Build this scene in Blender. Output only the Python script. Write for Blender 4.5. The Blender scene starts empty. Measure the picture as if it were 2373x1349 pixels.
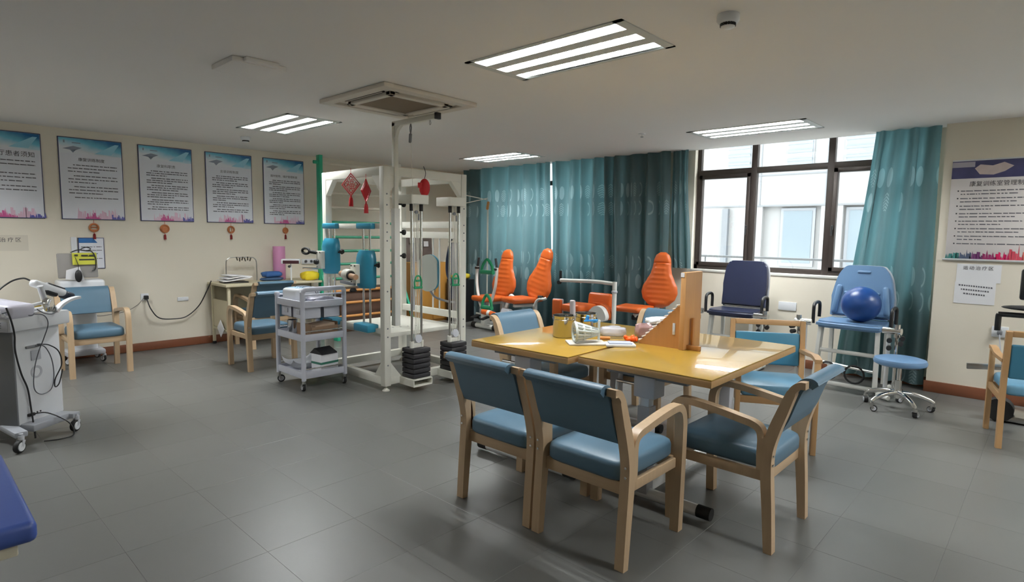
import bpy, bmesh, math, random
from mathutils import Vector, Matrix
SC = bpy.context.scene
COL = SC.collection
random.seed(11)
R = math.radians
# ------------------------------------------------------------------ camera, world, exposure
IMG_W, FOCAL_PX = 2373.0, 1358.1
yaw, pitch, roll = R(43.0546), R(5.5692), R(0.7883)
fwd = Vector((-math.sin(yaw)*math.cos(pitch), math.cos(yaw)*math.cos(pitch), -math.sin(pitch)))
rgt = fwd.cross(Vector((0, 0, 1))).normalized()
upv = rgt.cross(fwd)
r2 = math.cos(roll)*rgt + math.sin(roll)*upv
u2 = -math.sin(roll)*rgt + math.cos(roll)*upv
cam_d = bpy.data.cameras.new('camera')
cam_d.sensor_width = 36.0
cam_d.lens = FOCAL_PX/IMG_W*36.0
cam_d.clip_start = 0.05
cam = bpy.data.objects.new('camera', cam_d)
COL.objects.link(cam)
mw = Matrix((r2, u2, -fwd)).transposed().to_4x4()
mw.translation = (0, 0, 1.5)
cam.matrix_world = mw
SC.camera = cam

world = bpy.data.worlds.new('overcast_sky')
SC.world = world
world.use_nodes = True
bg = world.node_tree.nodes['Background']
bg.inputs[0].default_value = (0.93, 0.97, 1.0, 1)
bg.inputs[1].default_value = 12.0
TUBE_STRENGTH = 245.0
SC.view_settings.view_transform = 'Standard'
SC.view_settings.look = 'None'
SC.view_settings.gamma = 1.0
SC.view_settings.use_curve_mapping = False
SC.view_settings.exposure = 0.0

# ------------------------------------------------------------------ materials
def lin(c):
    return tuple((v/255/12.92 if v/255 <= 0.04045 else ((v/255+0.055)/1.055)**2.4) for v in c)
MATS = {}
def mat(name, c, rough=0.5, metal=0.0, var=0.06, scale=6.0, bump=0.0, bscale=150.0, stretch=None, spec=0.5, coat=0.0, alpha=1.0):
    if name in MATS: return MATS[name]
    m = bpy.data.materials.new(name); m.use_nodes = True
    nt = m.node_tree; p = nt.nodes['Principled BSDF']
    c = lin(c)
    tc = nt.nodes.new('ShaderNodeTexCoord')
    mp = nt.nodes.new('ShaderNodeMapping')
    nt.links.new(tc.outputs['Object'], mp.inputs[0])
    if stretch: mp.inputs['Scale'].default_value = stretch
    n = nt.nodes.new('ShaderNodeTexNoise'); n.inputs['Scale'].default_value = scale; n.inputs['Detail'].default_value = 5
    nt.links.new(mp.outputs[0], n.inputs['Vector'])
    mx = nt.nodes.new('ShaderNodeMix'); mx.data_type = 'RGBA'
    mx.inputs[6].default_value = (*[v*(1-var) for v in c], 1)
    mx.inputs[7].default_value = (*[min(1, v*(1+var)) for v in c], 1)
    nt.links.new(n.outputs[0], mx.inputs[0]); nt.links.new(mx.outputs[2], p.inputs['Base Color'])
    p.inputs['Roughness'].default_value = rough; p.inputs['Metallic'].default_value = metal
    p.inputs['Specular IOR Level'].default_value = spec
    p.inputs['Coat Weight'].default_value = coat
    if alpha < 1: p.inputs['Alpha'].default_value = alpha
    if bump:
        b = nt.nodes.new('ShaderNodeTexNoise'); b.inputs['Scale'].default_value = bscale
        nt.links.new(mp.outputs[0], b.inputs['Vector'])
        bp = nt.nodes.new('ShaderNodeBump'); bp.inputs['Strength'].default_value = bump; bp.inputs['Distance'].default_value = 0.002
        nt.links.new(b.outputs[0], bp.inputs['Height']); nt.links.new(bp.outputs[0], p.inputs['Normal'])
    MATS[name] = m
    return m
def wood(name, c, rough=0.4, axis=2, coat=0.0, var=0.14):
    s = [14, 14, 14]; s[axis] = 0.8
    return mat(name, c, rough, var=var, scale=3.0, stretch=s, coat=coat)
def emis(name, c, s):
    m = bpy.data.materials.new(name); m.use_nodes = True; nt = m.node_tree
    p = nt.nodes['Principled BSDF']
    p.inputs['Base Color'].default_value = (0.8, 0.8, 0.8, 1)
    p.inputs['Emission Color'].default_value = (*c, 1); p.inputs['Emission Strength'].default_value = s
    return m
def glass(name, tint=(0.96, 0.98, 0.98), gloss=0.06, rough=0.02):
    m = bpy.data.materials.new(name); m.use_nodes = True; nt = m.node_tree
    nt.nodes.remove(nt.nodes['Principled BSDF']); out = nt.nodes['Material Output']
    t = nt.nodes.new('ShaderNodeBsdfTransparent'); t.inputs[0].default_value = (*tint, 1)
    g = nt.nodes.new('ShaderNodeBsdfGlossy'); g.inputs['Roughness'].default_value = rough
    mx = nt.nodes.new('ShaderNodeMixShader'); mx.inputs[0].default_value = gloss
    nt.links.new(t.outputs[0], mx.inputs[1]); nt.links.new(g.outputs[0], mx.inputs[2]); nt.links.new(mx.outputs[0], out.inputs[0])
    return m

# ------------------------------------------------------------------ mesh builder
def cr(pts, k=6, closed=False):
    P = [Vector(p) for p in pts]; n = len(P); out = []
    rng = n if closed else n-1
    for i in range(rng):
        if closed: a, b, c, d = P[(i-1) % n], P[i], P[(i+1) % n], P[(i+2) % n]
        else: a, b, c, d = P[max(i-1, 0)], P[i], P[i+1], P[min(i+2, n-1)]
        for j in range(k):
            t = j/k
            out.append(0.5*((2*b)+(c-a)*t+(2*a-5*b+4*c-d)*t*t+(3*b-a-3*c+d)*t**3))
    if not closed: out.append(P[-1])
    return out
class B:
    def __init__(s): s.bm = bmesh.new()
    def add(s, vs, fs, M=None):
        V = [s.bm.verts.new((M @ Vector(v)) if M else v) for v in vs]
        for f in fs:
            try: s.bm.faces.new([V[i] for i in f])
            except ValueError: pass
        return s
    def box(s, c, d, rot=None, bev=0.0, seg=2):
        M = Matrix.Translation(c) @ (rot.to_4x4() if rot else Matrix.Identity(4))
        if bev > 0:
            t = bmesh.new(); bmesh.ops.create_cube(t, size=1)
            for v in t.verts: v.co = Vector((v.co.x*d[0], v.co.y*d[1], v.co.z*d[2]))
            bmesh.ops.bevel(t, geom=t.edges[:]+t.verts[:], offset=min(bev, min(d)*0.49), segments=seg, affect='EDGES', profile=0.5)
            t.verts.index_update()
            s.add([v.co.copy() for v in t.verts], [[v.index for v in f.verts] for f in t.faces], M); t.free()
        else:
            x, y, z = d[0]/2, d[1]/2, d[2]/2
            s.add([(-x,-y,-z),(x,-y,-z),(x,y,-z),(-x,y,-z),(-x,-y,z),(x,-y,z),(x,y,z),(-x,y,z)],
                  [(3,2,1,0),(4,5,6,7),(0,1,5,4),(1,2,6,5),(2,3,7,6),(3,0,4,7)], M)
        return s
    def bb(s, a, b, bev=0.0, seg=2):
        return s.box([(a[i]+b[i])/2 for i in range(3)], [abs(b[i]-a[i]) for i in range(3)], None, bev, seg)
    def beam(s, p0, p1, w, h, bev=0.0, roll=0.0):
        p0, p1 = Vector(p0), Vector(p1); d = p1-p0
        q = d.to_track_quat('Y', 'Z').to_matrix()
        if roll: q = q @ Matrix.Rotation(roll, 3, 'Y')
        return s.box((p0+p1)/2, (w, d.length, h), q, bev, 2)
    def tube(s, pts, r, n=8, closed=False, caps=True):
        P = [Vector(p) for p in pts]; m = len(P)
        rs = r if isinstance(r, (list, tuple)) else [r]*m
        T = []
        for i in range(m):
            a = P[(i-1) % m] if (closed or i > 0) else P[i]
            b = P[(i+1) % m] if (closed or i < m-1) else P[i]
            T.append((b-a).normalized())
        ref = Vector((0, 0, 1)) if abs(T[0].z) < 0.9 else Vector((1, 0, 0))
        N = (ref - T[0]*ref.dot(T[0])).normalized(); vs = []
        for i in range(m):
            N = N - T[i]*N.dot(T[i])
            N = N.normalized() if N.length > 1e-6 else T[i].orthogonal().normalized()
            Bn = T[i].cross(N)
            for k in range(n):
                a = 2*math.pi*k/n
                vs.append(P[i]+(N*math.cos(a)+Bn*math.sin(a))*rs[i])
        fs = []
        for i in range(m if closed else m-1):
            for k in range(n):
                fs.append((i*n+k, i*n+(k+1) % n, ((i+1) % m)*n+(k+1) % n, ((i+1) % m)*n+k))
        if caps and not closed:
            fs.append(tuple(range(n-1, -1, -1))); fs.append(tuple(range((m-1)*n, m*n)))
        return s.add(vs, fs)
    def cyl(s, p0, p1, r, n=14, r2=None):
        return s.tube([p0, p1], [r, r if r2 is None else r2], n)
    def lathe(s, prof, c=(0, 0, 0), n=24, M=None, sx=1.0, sy=1.0):
        vs, fs = [], []; m = len(prof)
        for r, z in prof:
            for k in range(n):
                a = 2*math.pi*k/n
                vs.append(Vector((r*math.cos(a)*sx, r*math.sin(a)*sy, z)))
        for i in range(m-1):
            for k in range(n):
                fs.append((i*n+k, i*n+(k+1) % n, (i+1)*n+(k+1) % n, (i+1)*n+k))
        if prof[0][0] > 1e-6: fs.append(tuple(range(n-1, -1, -1)))
        if prof[-1][0] > 1e-6: fs.append(tuple(range((m-1)*n, m*n)))
        T = Matrix.Translation(c) @ (M.to_4x4() if M else Matrix.Identity(4))
        s.add(vs, fs, T); return s
    def prism(s, poly, a, b, plane='xz'):
        f = {'xz': lambda u, v, w: (u, w, v), 'yz': lambda u, v, w: (w, u, v), 'xy': lambda u, v, w: (u, v, w)}[plane]
        n = len(poly)
        vs = [f(u, v, a) for u, v in poly]+[f(u, v, b) for u, v in poly]
        fs = [tuple(range(n-1, -1, -1)), tuple(range(n, 2*n))]+[(i, (i+1) % n, n+(i+1) % n, n+i) for i in range(n)]
        return s.add(vs, fs)
    def bent(s, pts, th, x0, x1, k=5, taper=None):
        """laminated strip: (y,z) centre line, thickness th, spanning x0..x1"""
        P = cr([(p[0], p[1], 0) for p in pts], k); m = len(P); A, Bq = [], []
        for i in range(m):
            t = (P[min(i+1, m-1)]-P[max(i-1, 0)]).normalized(); nn = Vector((-t.y, t.x, 0))
            h = th/2*(taper(i/(m-1)) if taper else 1)
            A.append(P[i]+nn*h); Bq.append(P[i]-nn*h)
        vs = []
        for i in range(m):
            vs += [(x0, A[i].x, A[i].y), (x1, A[i].x, A[i].y), (x1, Bq[i].x, Bq[i].y), (x0, Bq[i].x, Bq[i].y)]
        fs = []
        for i in range(m-1):
            for k2 in range(4):
                fs.append((i*4+k2, i*4+(k2+1) % 4, (i+1)*4+(k2+1) % 4, (i+1)*4+k2))
        fs += [(3, 2, 1, 0), tuple((m-1)*4+q for q in range(4))]
        return s.add(vs, fs)
    def ball(s, c, r, nu=20, nv=12, M=None):
        r = r if isinstance(r, (tuple, list)) else (r, r, r); vs = [(0, 0, -r[2])]; fs = []
        for j in range(1, nv):
            ph = -math.pi/2+math.pi*j/nv
            for i in range(nu):
                a = 2*math.pi*i/nu
                vs.append((r[0]*math.cos(ph)*math.cos(a), r[1]*math.cos(ph)*math.sin(a), r[2]*math.sin(ph)))
        vs.append((0, 0, r[2])); L = len(vs)-1
        for i in range(nu):
            fs.append((0, 1+(i+1) % nu, 1+i)); fs.append((L, L-nu+i, L-nu+(i+1) % nu))
        for j in range(nv-2):
            for i in range(nu):
                fs.append((1+j*nu+i, 1+j*nu+(i+1) % nu, 1+(j+1)*nu+(i+1) % nu, 1+(j+1)*nu+i))
        T = Matrix.Translation(c) @ (M.to_4x4() if M else Matrix.Identity(4))
        return s.add(vs, fs, T)
    def grid(s, fn, nu, nv):
        vs = [fn(i/nu, j/nv) for j in range(nv+1) for i in range(nu+1)]
        fs = [(j*(nu+1)+i, j*(nu+1)+i+1, (j+1)*(nu+1)+i+1, (j+1)*(nu+1)+i) for j in range(nv) for i in range(nu)]
        return s.add(vs, fs)
    def quad(s, a, b, c, d): return s.add([a, b, c, d], [(0, 1, 2, 3)])
    def mesh(s, name, m, angle=40, fix=True):
        if fix: bmesh.ops.recalc_face_normals(s.bm, faces=s.bm.faces[:])
        me = bpy.data.meshes.new(name); s.bm.to_mesh(me); s.bm.free()
        me.materials.append(m)
        me.polygons.foreach_set('use_smooth', [True]*len(me.polygons))
        me.set_sharp_from_angle(angle=R(angle))
        return me
    def obj(s, name, m, parent=None, loc=(0, 0, 0), rz=0.0, angle=40, fix=True):
        return link(name, s.mesh(name, m, angle, fix), parent, loc, rz)
def link(name, data, parent=None, loc=(0, 0, 0), rz=0.0):
    o = bpy.data.objects.new(name, data); COL.objects.link(o)
    o.location = loc; o.rotation_euler = (0, 0, rz)
    if parent: o.parent = parent
    return o
def tag(o, label, cat, group=None, kind=None):
    o['label'] = label; o['category'] = cat
    if group: o['group'] = group
    if kind: o['kind'] = kind
    return o
def thing(name, label, cat, loc=(0, 0, 0), rz=0.0, group=None):
    return tag(link(name, None, None, loc, rz), label, cat, group)
def struct(o): o['kind'] = 'structure'; return o
def copy_tree(o, parent=None):
    c = o.copy(); COL.objects.link(c)
    if parent: c.parent = parent
    for ch in list(o.children): copy_tree(ch, c)
    return c
def clone(root, label, loc, rz=0.0, group=None):
    c = copy_tree(root); c.location = loc; c.rotation_euler = (0, 0, rz); c['label'] = label
    if group: c['group'] = group
    return c
def text(body, size, m, parent, loc, name='lettering', center=True, spacing=1.0, sx=1.0):
    cu = bpy.data.curves.new('t', 'FONT'); cu.body = body; cu.size = size; cu.space_character = spacing
    cu.align_x = 'CENTER' if center else 'LEFT'; cu.resolution_u = 2
    t = bpy.data.objects.new('t', cu); COL.objects.link(t)
    bpy.context.view_layer.update()
    me = bpy.data.meshes.new_from_object(t.evaluated_get(bpy.context.evaluated_depsgraph_get()))
    bpy.data.objects.remove(t); bpy.data.curves.remove(cu)
    for v in me.vertices: v.co = Vector((v.co.x*sx, 0, v.co.y))
    me.materials.clear(); me.materials.append(m)
    return link(name, me, parent, loc)
def Rz(a): return Matrix.Rotation(a, 3, 'Z')
def Rx(a): return Matrix.Rotation(a, 3, 'X')
def Ry(a): return Matrix.Rotation(a, 3, 'Y')

# ------------------------------------------------------------------ palette
M_ceil = mat('ceiling_paint', (234, 231, 227), 0.9, var=0.02, scale=1.0)
M_wall = mat('cream_wall_paint', (228, 220, 203), 0.85, var=0.03, scale=1.2, bump=0.1, bscale=300)
M_white = mat('white_powder_coat', (226, 226, 220), 0.4, var=0.03)
M_wplas = mat('white_plastic', (225, 227, 230), 0.35, var=0.02)
M_gplas = mat('pale_grey_plastic', (190, 192, 198), 0.45, var=0.04)
M_dgrey = mat('mid_grey_plastic', (120, 122, 126), 0.5)
M_black = mat('black_plastic', (22, 22, 24), 0.45, var=0.1)
M_rubber = mat('black_rubber', (28, 28, 28), 0.75, var=0.1)
M_chrome = mat('chrome', (228, 228, 226), 0.1, 1.0, var=0.03)
M_steel = mat('brushed_steel', (190, 190, 188), 0.28, 1.0, var=0.06)
M_alu = mat('silver_tube', (222, 224, 226), 0.3, 0.35, var=0.04)
M_birch = wood('birch_laminate', (190, 163, 130), 0.42)
M_birchx = wood('birch_rail', (188, 161, 128), 0.42, axis=0)
M_blue = mat('blue_vinyl', (84, 114, 134), 0.42, var=0.08, scale=3, bump=0.12, bscale=260)
M_teal = mat('teal_vinyl', (58, 118, 144), 0.42, var=0.08, scale=3)
M_teal2 = mat('pale_teal_vinyl', (100, 150, 178), 0.45, var=0.08, scale=3)
M_orange = mat('orange_vinyl', (200, 92, 32), 0.38, var=0.06, scale=4)
M_navy = mat('navy_vinyl', (30, 36, 60), 0.35, var=0.08)
M_sky = mat('sky_blue_vinyl', (104, 138, 174), 0.38, var=0.06)
M_green = mat('green_paint', (46, 162, 126), 0.4, var=0.05)
M_gplastic = mat('green_plastic', (26, 140, 92), 0.4)
M_pad = mat('aqua_vinyl', (50, 142, 172), 0.32, var=0.06)
M_table = wood('yellow_laminate', (174, 138, 52), 0.28, axis=0, coat=0.6, var=0.06)
M_edge = wood('table_edge', (186, 148, 98), 0.45, axis=0)
M_brown = wood('brown_board', (176, 122, 66), 0.45, axis=2)
M_base = wood('brown_skirting', (122, 72, 46), 0.45, axis=1)
M_basex = wood('brown_skirting_x', (122, 72, 46), 0.45, axis=0)
M_dark = mat('dark_bronze_aluminium', (62, 54, 50), 0.45, 0.3)
M_paper = mat('paper', (232, 232, 234), 0.8, var=0.02)
M_ink = mat('black_ink', (40, 40, 44), 0.7)
M_red = mat('red_felt', (196, 30, 38), 0.6)
M_yellow = mat('yellow_plastic', (230, 205, 40), 0.45)
M_cord = mat('black_cable', (24, 24, 26), 0.5)
M_rope = mat('white_cord', (225, 222, 210), 0.7)
# ------------------------------------------------------------------ room shell
H = 2.6
XL, XR, YB, YW, YP = -8.2, 3.4, -2.6, 7.2, 7.0
TS = 0.4615
floor = struct(B().bb((XL-0.2, YB, -0.12), (XR, YW+0.25, -0.0012)).obj('floor', mat('floor_joint', (94, 94, 91), 0.4)))
tile_m = mat('grey_floor_tile', (102, 102, 99), 0.36, var=0.06, scale=2.2, bump=0.06, bscale=120)
nt = tile_m.node_tree
oi = nt.nodes.new('ShaderNodeObjectInfo'); hs = nt.nodes.new('ShaderNodeHueSaturation')
mr = nt.nodes.new('ShaderNodeMapRange'); mr.inputs['To Min'].default_value = 0.96; mr.inputs['To Max'].default_value = 1.04
bs = nt.nodes['Principled BSDF'].inputs['Base Color']; src = bs.links[0].from_socket
nt.links.new(oi.outputs['Random'], mr.inputs['Value']); nt.links.new(mr.outputs[0], hs.inputs['Value'])
nt.links.new(src, hs.inputs['Color']); nt.links.new(hs.outputs[0], bs)
g = 0.0004; hT = TS/2-g
tile_me = B().add([(-hT, -hT, -0.0012), (hT, -hT, -0.0012), (hT, hT, -0.0012), (-hT, hT, -0.0012), (-hT+0.001, -hT+0.001, 0), (hT-0.001, -hT+0.001, 0), (hT-0.001, hT-0.001, 0), (-hT+0.001, hT-0.001, 0)],
                  [(4, 5, 6, 7), (0, 1, 5, 4), (1, 2, 6, 5), (2, 3, 7, 6), (3, 0, 4, 7)]).mesh('floor_tile', tile_m, angle=20)
cells = []
X0, Y0 = -2.61, 1.14
for i in range(-13, 13):
    for j in range(-9, 15):
        cx, cy = X0+(i+0.5)*TS, Y0+(j+0.5)*TS
        if cx-TS/2 < XL-0.2 or cx+TS/2 > XR+0.3 or cy-TS/2 < YB-0.3 or cy-TS/2 > YW: continue
        v = Vector((cx, cy, -1.5)); d = v.dot(fwd)
        seen = d > 0.3 and abs(v.dot(r2))/d < 0.93 and -0.62 < v.dot(u2)/d
        cells.append((0 if seen else 1, v.length, cx, cy))
cells.sort()
rest = B(); first = True
for k, (s_, d_, cx, cy) in enumerate(cells):
    if k < 296 and s_ == 0: link('tile', tile_me, floor, (cx, cy, 0))
    else: rest.quad((cx-hT, cy-hT, 0), (cx+hT, cy-hT, 0), (cx+hT, cy+hT, 0), (cx-hT, cy+hT, 0))
ro = rest.obj('tile_field', tile_m, floor); ro['kind'] = 'stuff'

# fixtures: (x0, x1, y0, y1)
FIX = [(-2.90, -1.74, 2.65, 3.20), (-6.57, -5.41, 2.67, 3.22), (-6.62, -5.46, 5.92, 6.47), (-2.99, -1.83, 5.90, 6.45),
       (0.76, 1.92, 2.65, 3.20), (0.76, 1.92, 5.90, 6.45), (-6.57, -5.41, -0.60, -0.05)]  # these last three are unseen lights, added to brighten the room
xs = sorted({XL-0.2, XR+0.2} | {v for f in FIX for v in f[:2]})
ys = sorted({YB-0.2, YW} | {v for f in FIX for v in f[2:]})
cb = B()
for i in range(len(xs)-1):
    for j in range(len(ys)-1):
        cx, cy = (xs[i]+xs[i+1])/2, (ys[j]+ys[j+1])/2
        if any(f[0] < cx < f[1] and f[2] < cy < f[3] for f in FIX): continue
        cb.bb((xs[i], ys[j], H), (xs[i+1], ys[j+1], H+0.14))
cb.bb((XL-0.2, YW-0.02, H+0.001), (XR+0.2, YW, H+0.4))
struct(cb.obj('ceiling', M_ceil))
struct(B().bb((XL-0.2, YB-0.2, -0.1), (XL, YW+0.25, H+0.4)).obj('wall_left', M_wall))
struct(B().bb((XL-0.2, YB-0.2, -0.1), (XR+0.2, YB, H+0.4)).obj('wall_back', M_wall))
struct(B().bb((XR, YB-0.2, -0.1), (XR+0.2, YW+0.25, H+0.4)).obj('wall_right', M_wall))
WA = (-7.30, -4.95); WB = (-3.53, -1.02); WC_ADDED = (0.30, 2.80); ZS = 1.08; ZT = 2.86  # third opening is unseen, added to let daylight onto the right side
wb = B()
for a, b in ((XL, WA[0]), (WA[1], WB[0]), (WB[1], -0.89)):
    wb.bb((a, YW, -0.1), (b, YW+0.25, 3.0))
for a, b in (WA, WB):
    wb.bb((a, YW, -0.1), (b, YW+0.25, ZS-0.03)); wb.bb((a, YW, ZT), (b, YW+0.25, 3.0))
struct(wb.obj('wall_window', M_wall))
pb = B().bb((-0.89, YP, -0.1), (WC_ADDED[0], YW+0.25, 3.0)).bb((WC_ADDED[1], YP, -0.1), (XR+0.2, YW+0.25, 3.0))
pb.bb((WC_ADDED[0], YP, -0.1), (WC_ADDED[1], YW+0.25, ZS-0.03)).bb((WC_ADDED[0], YP, ZT), (WC_ADDED[1], YW+0.25, 3.0))
struct(pb.obj('wall_pier', M_wall))
M_sill = mat('white_sill_paint', (224, 222, 216), 0.5)
sb = B()
for n_, (a, b) in enumerate((WA, WB)):
    struct(B().bb((a, YW-0.012, ZS-0.03), (b, YW+0.25, ZS), 0.004).obj('trim_%d' % (n_+1), M_sill))
def base(name, a, b, m):
    o = B().bb(a, b, 0.004).obj(name, m); struct(o); return o
base('baseboard_left', (XL, YB, 0), (XL+0.018, YW, 0.10), M_base)
base('baseboard_window', (XL, YW-0.018, 0), (-0.89, YW, 0.10), M_basex)
base('baseboard_pier', (-0.905, YP-0.018, 0), (XR, YP, 0.11), M_basex)
base('baseboard_back', (XL, YB, 0), (XR, YB+0.018, 0.10), M_basex)

# ------------------------------------------------------------------ windows
M_glass = glass('window_glass')
def window(n, a, b, mull, handles):
    y0, y1 = YW+0.08, YW+0.14
    w = struct(link('window_%d' % n, None, None, ((a+b)/2, y0, ZS)))
    ox = (a+b)/2
    def P(x, y, z): return (x-ox, y-y0, z-ZS)
    f = B()
    f.bb(P(a, y0, ZS), P(b, y1, ZS+0.06), 0.004); f.bb(P(a, y0, ZT-0.05), P(b, y1, ZT), 0.004)
    f.bb(P(a, y0, ZS), P(a+0.05, y1, ZT), 0.004); f.bb(P(b-0.05, y0, ZS), P(b, y1, ZT), 0.004)
    f.obj('frame', M_dark, w)
    zt = 2.31
    B().bb(P(a, y0-0.004, zt-0.035), P(b, y1, zt+0.035), 0.004).obj('transom', M_dark, w)
    for m in mull: B().bb(P(m-0.035, y0-0.006, ZS), P(m+0.035, y1, ZT), 0.004).obj('mullion', M_dark, w)
    edges = [a]+list(mull)+[b]
    for i in range(len(edges)-1):
        l, r_ = edges[i]+0.035, edges[i+1]-0.035
        sash = i % 2 == 0
        if sash:
            sb_ = B(); t = 0.045
            sb_.bb(P(l, y0-0.016, ZS+0.05), P(r_, y1-0.01, ZS+0.05+t), 0.004); sb_.bb(P(l, y0-0.016, zt-0.035-t), P(r_, y1-0.01, zt-0.03), 0.004)
            sb_.bb(P(l, y0-0.016, ZS+0.05), P(l+t, y1-0.01, zt-0.03), 0.004); sb_.bb(P(r_-t, y0-0.016, ZS+0.05), P(r_, y1-0.01, zt-0.03), 0.004)
            so = sb_.obj('sash', M_dark, w)
            hx = r_-0.02 if i == 0 else l+0.02
            B().box(P(hx, y0-0.03, 1.62), (0.022, 0.025, 0.05), None, 0.006).cyl(P(hx, y0-0.045, 1.62), P(hx, y0-0.05, 1.53), 0.009).obj('handle', M_black, so)
        B().bb(P(l, y0+0.03, ZS+0.05), P(r_, y0+0.036, zt-0.03)).obj('pane', M_glass, w)
        B().bb(P(l, y0+0.03, zt+0.03), P(r_, y0+0.036, ZT-0.04)).obj('pane', M_glass, w)
window(1, WA[0], WA[1], (-6.5, -5.75), True)
window(2, WB[0], WB[1], (-2.80, -1.95), True)
window(3, WC_ADDED[0], WC_ADDED[1], (1.05, 1.9), True)  # invented window out of view, lights the right of the room

# ------------------------------------------------------------------ outside
M_fac = mat('white_cladding', (101, 101, 100), 0.7, var=0.02, scale=0.6)
M_jnt = mat('cladding_joint', (84, 86, 88), 0.8)
M_pgl = mat('pale_window_glass', (84, 93, 98), 0.3, var=0.08, scale=1.0)
M_fr = mat('pale_window_frame', (94, 97, 100), 0.5)
struct(B().bb((-25, 7.6, -8.2), (14, 30, -8.0)).obj('ground_outside', mat('pale_paving', (196, 196, 192), 0.9)))  # unseen; added to stop sky light from below, pale to brighten the ceiling
bd = thing('neighbouring_building', 'white clad building across the yard seen through the window', 'building', (0, 13, -8))
fz = 8.0
fb = B()
# wall with lower recess band cut away
def fbox(x0, x1, z0, z1, y0=0, y1=0.3): fb.bb((x0, y0, z0+fz), (x1, y1, z1+fz))
fbox(-22, 12, 2.17, 8); fbox(-22, 12, -8, -0.2)
rec = [(-9.6, -8.2), (-7.4, -6.9), (-4.78, -3.62), (-3.22, -2.0), (-1.2, 0.2)]
prev = -22
for a, b in rec:
    fbox(prev, a, -0.2, 2.17); fbox(a, b, -0.2, 2.17, 0.12, 0.4); prev = b
fbox(prev, 12, -0.2, 2.17)
fb.obj('wall', M_fac, bd)
for x in (-9.0, -7.6, -6.35, -4.85, -3.55, -2.45, -1.0): B().bb((x-0.012, -0.012, 2.17+fz), (x+0.012, 0, 8+fz)).obj('cladding_joint', M_jnt, bd)
for z in (2.17, 2.82, 3.62, 4.6): B().bb((-22, -0.015, z-0.012+fz), (12, 0, z+0.012+fz)).obj('cladding_joint', M_jnt, bd)
for x0, x1 in ((-8.4, -7.8), (-6.9, -6.3), (-5.6, -5.05), (-4.34, -3.8), (-3.25, -2.65), (-2.1, -1.5)):
    wn = B().bb((x0, -0.03, 2.98+fz), (x1, 0.0, 3.95+fz)).obj('window', M_fr, bd)
    B().bb((x0+0.05, -0.04, 3.0+fz), (x1-0.03, -0.03, 3.92+fz)).obj('pane', M_pgl, wn)
    for q in range(5):
        B().box(((x0+x1)/2, -0.05, 3.1+q*0.17+fz), (x1-x0-0.06, 0.02, 0.05), Rx(0.5)).obj('louvre_slat', M_fr, wn)
for x0, x1 in ((-4.36, -3.80), (-3.12, -2.5)):
    wn = B().bb((x0-0.06, 0.08, 0.9+fz), (x1+0.06, 0.12, 2.12+fz)).obj('window', M_fr, bd)
    B().bb((x0, 0.07, 0.98+fz), (x1, 0.08, 2.06+fz)).obj('pane', M_pgl, wn)
B().bb((-5.63, -0.10, -0.2+fz), (-5.50, 0, 2.12+fz)).obj('downpipe', mat('pale_grey_pipe', (74, 77, 80), 0.5), bd)
rl = thing('guard_rail', 'thin white guard rail crossing the view just outside the window', 'railing', (-3.2, 8.2, -8))
B().cyl((-5, 0, 9.22), (5, 0, 9.22), 0.016, 8).obj('top_rail', M_fr, rl)
for x in (-4.8, -0.6, 3.4): B().cyl((x, 0, 0), (x, 0, 9.22), 0.012, 8).obj('post', M_fr, rl)

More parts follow.
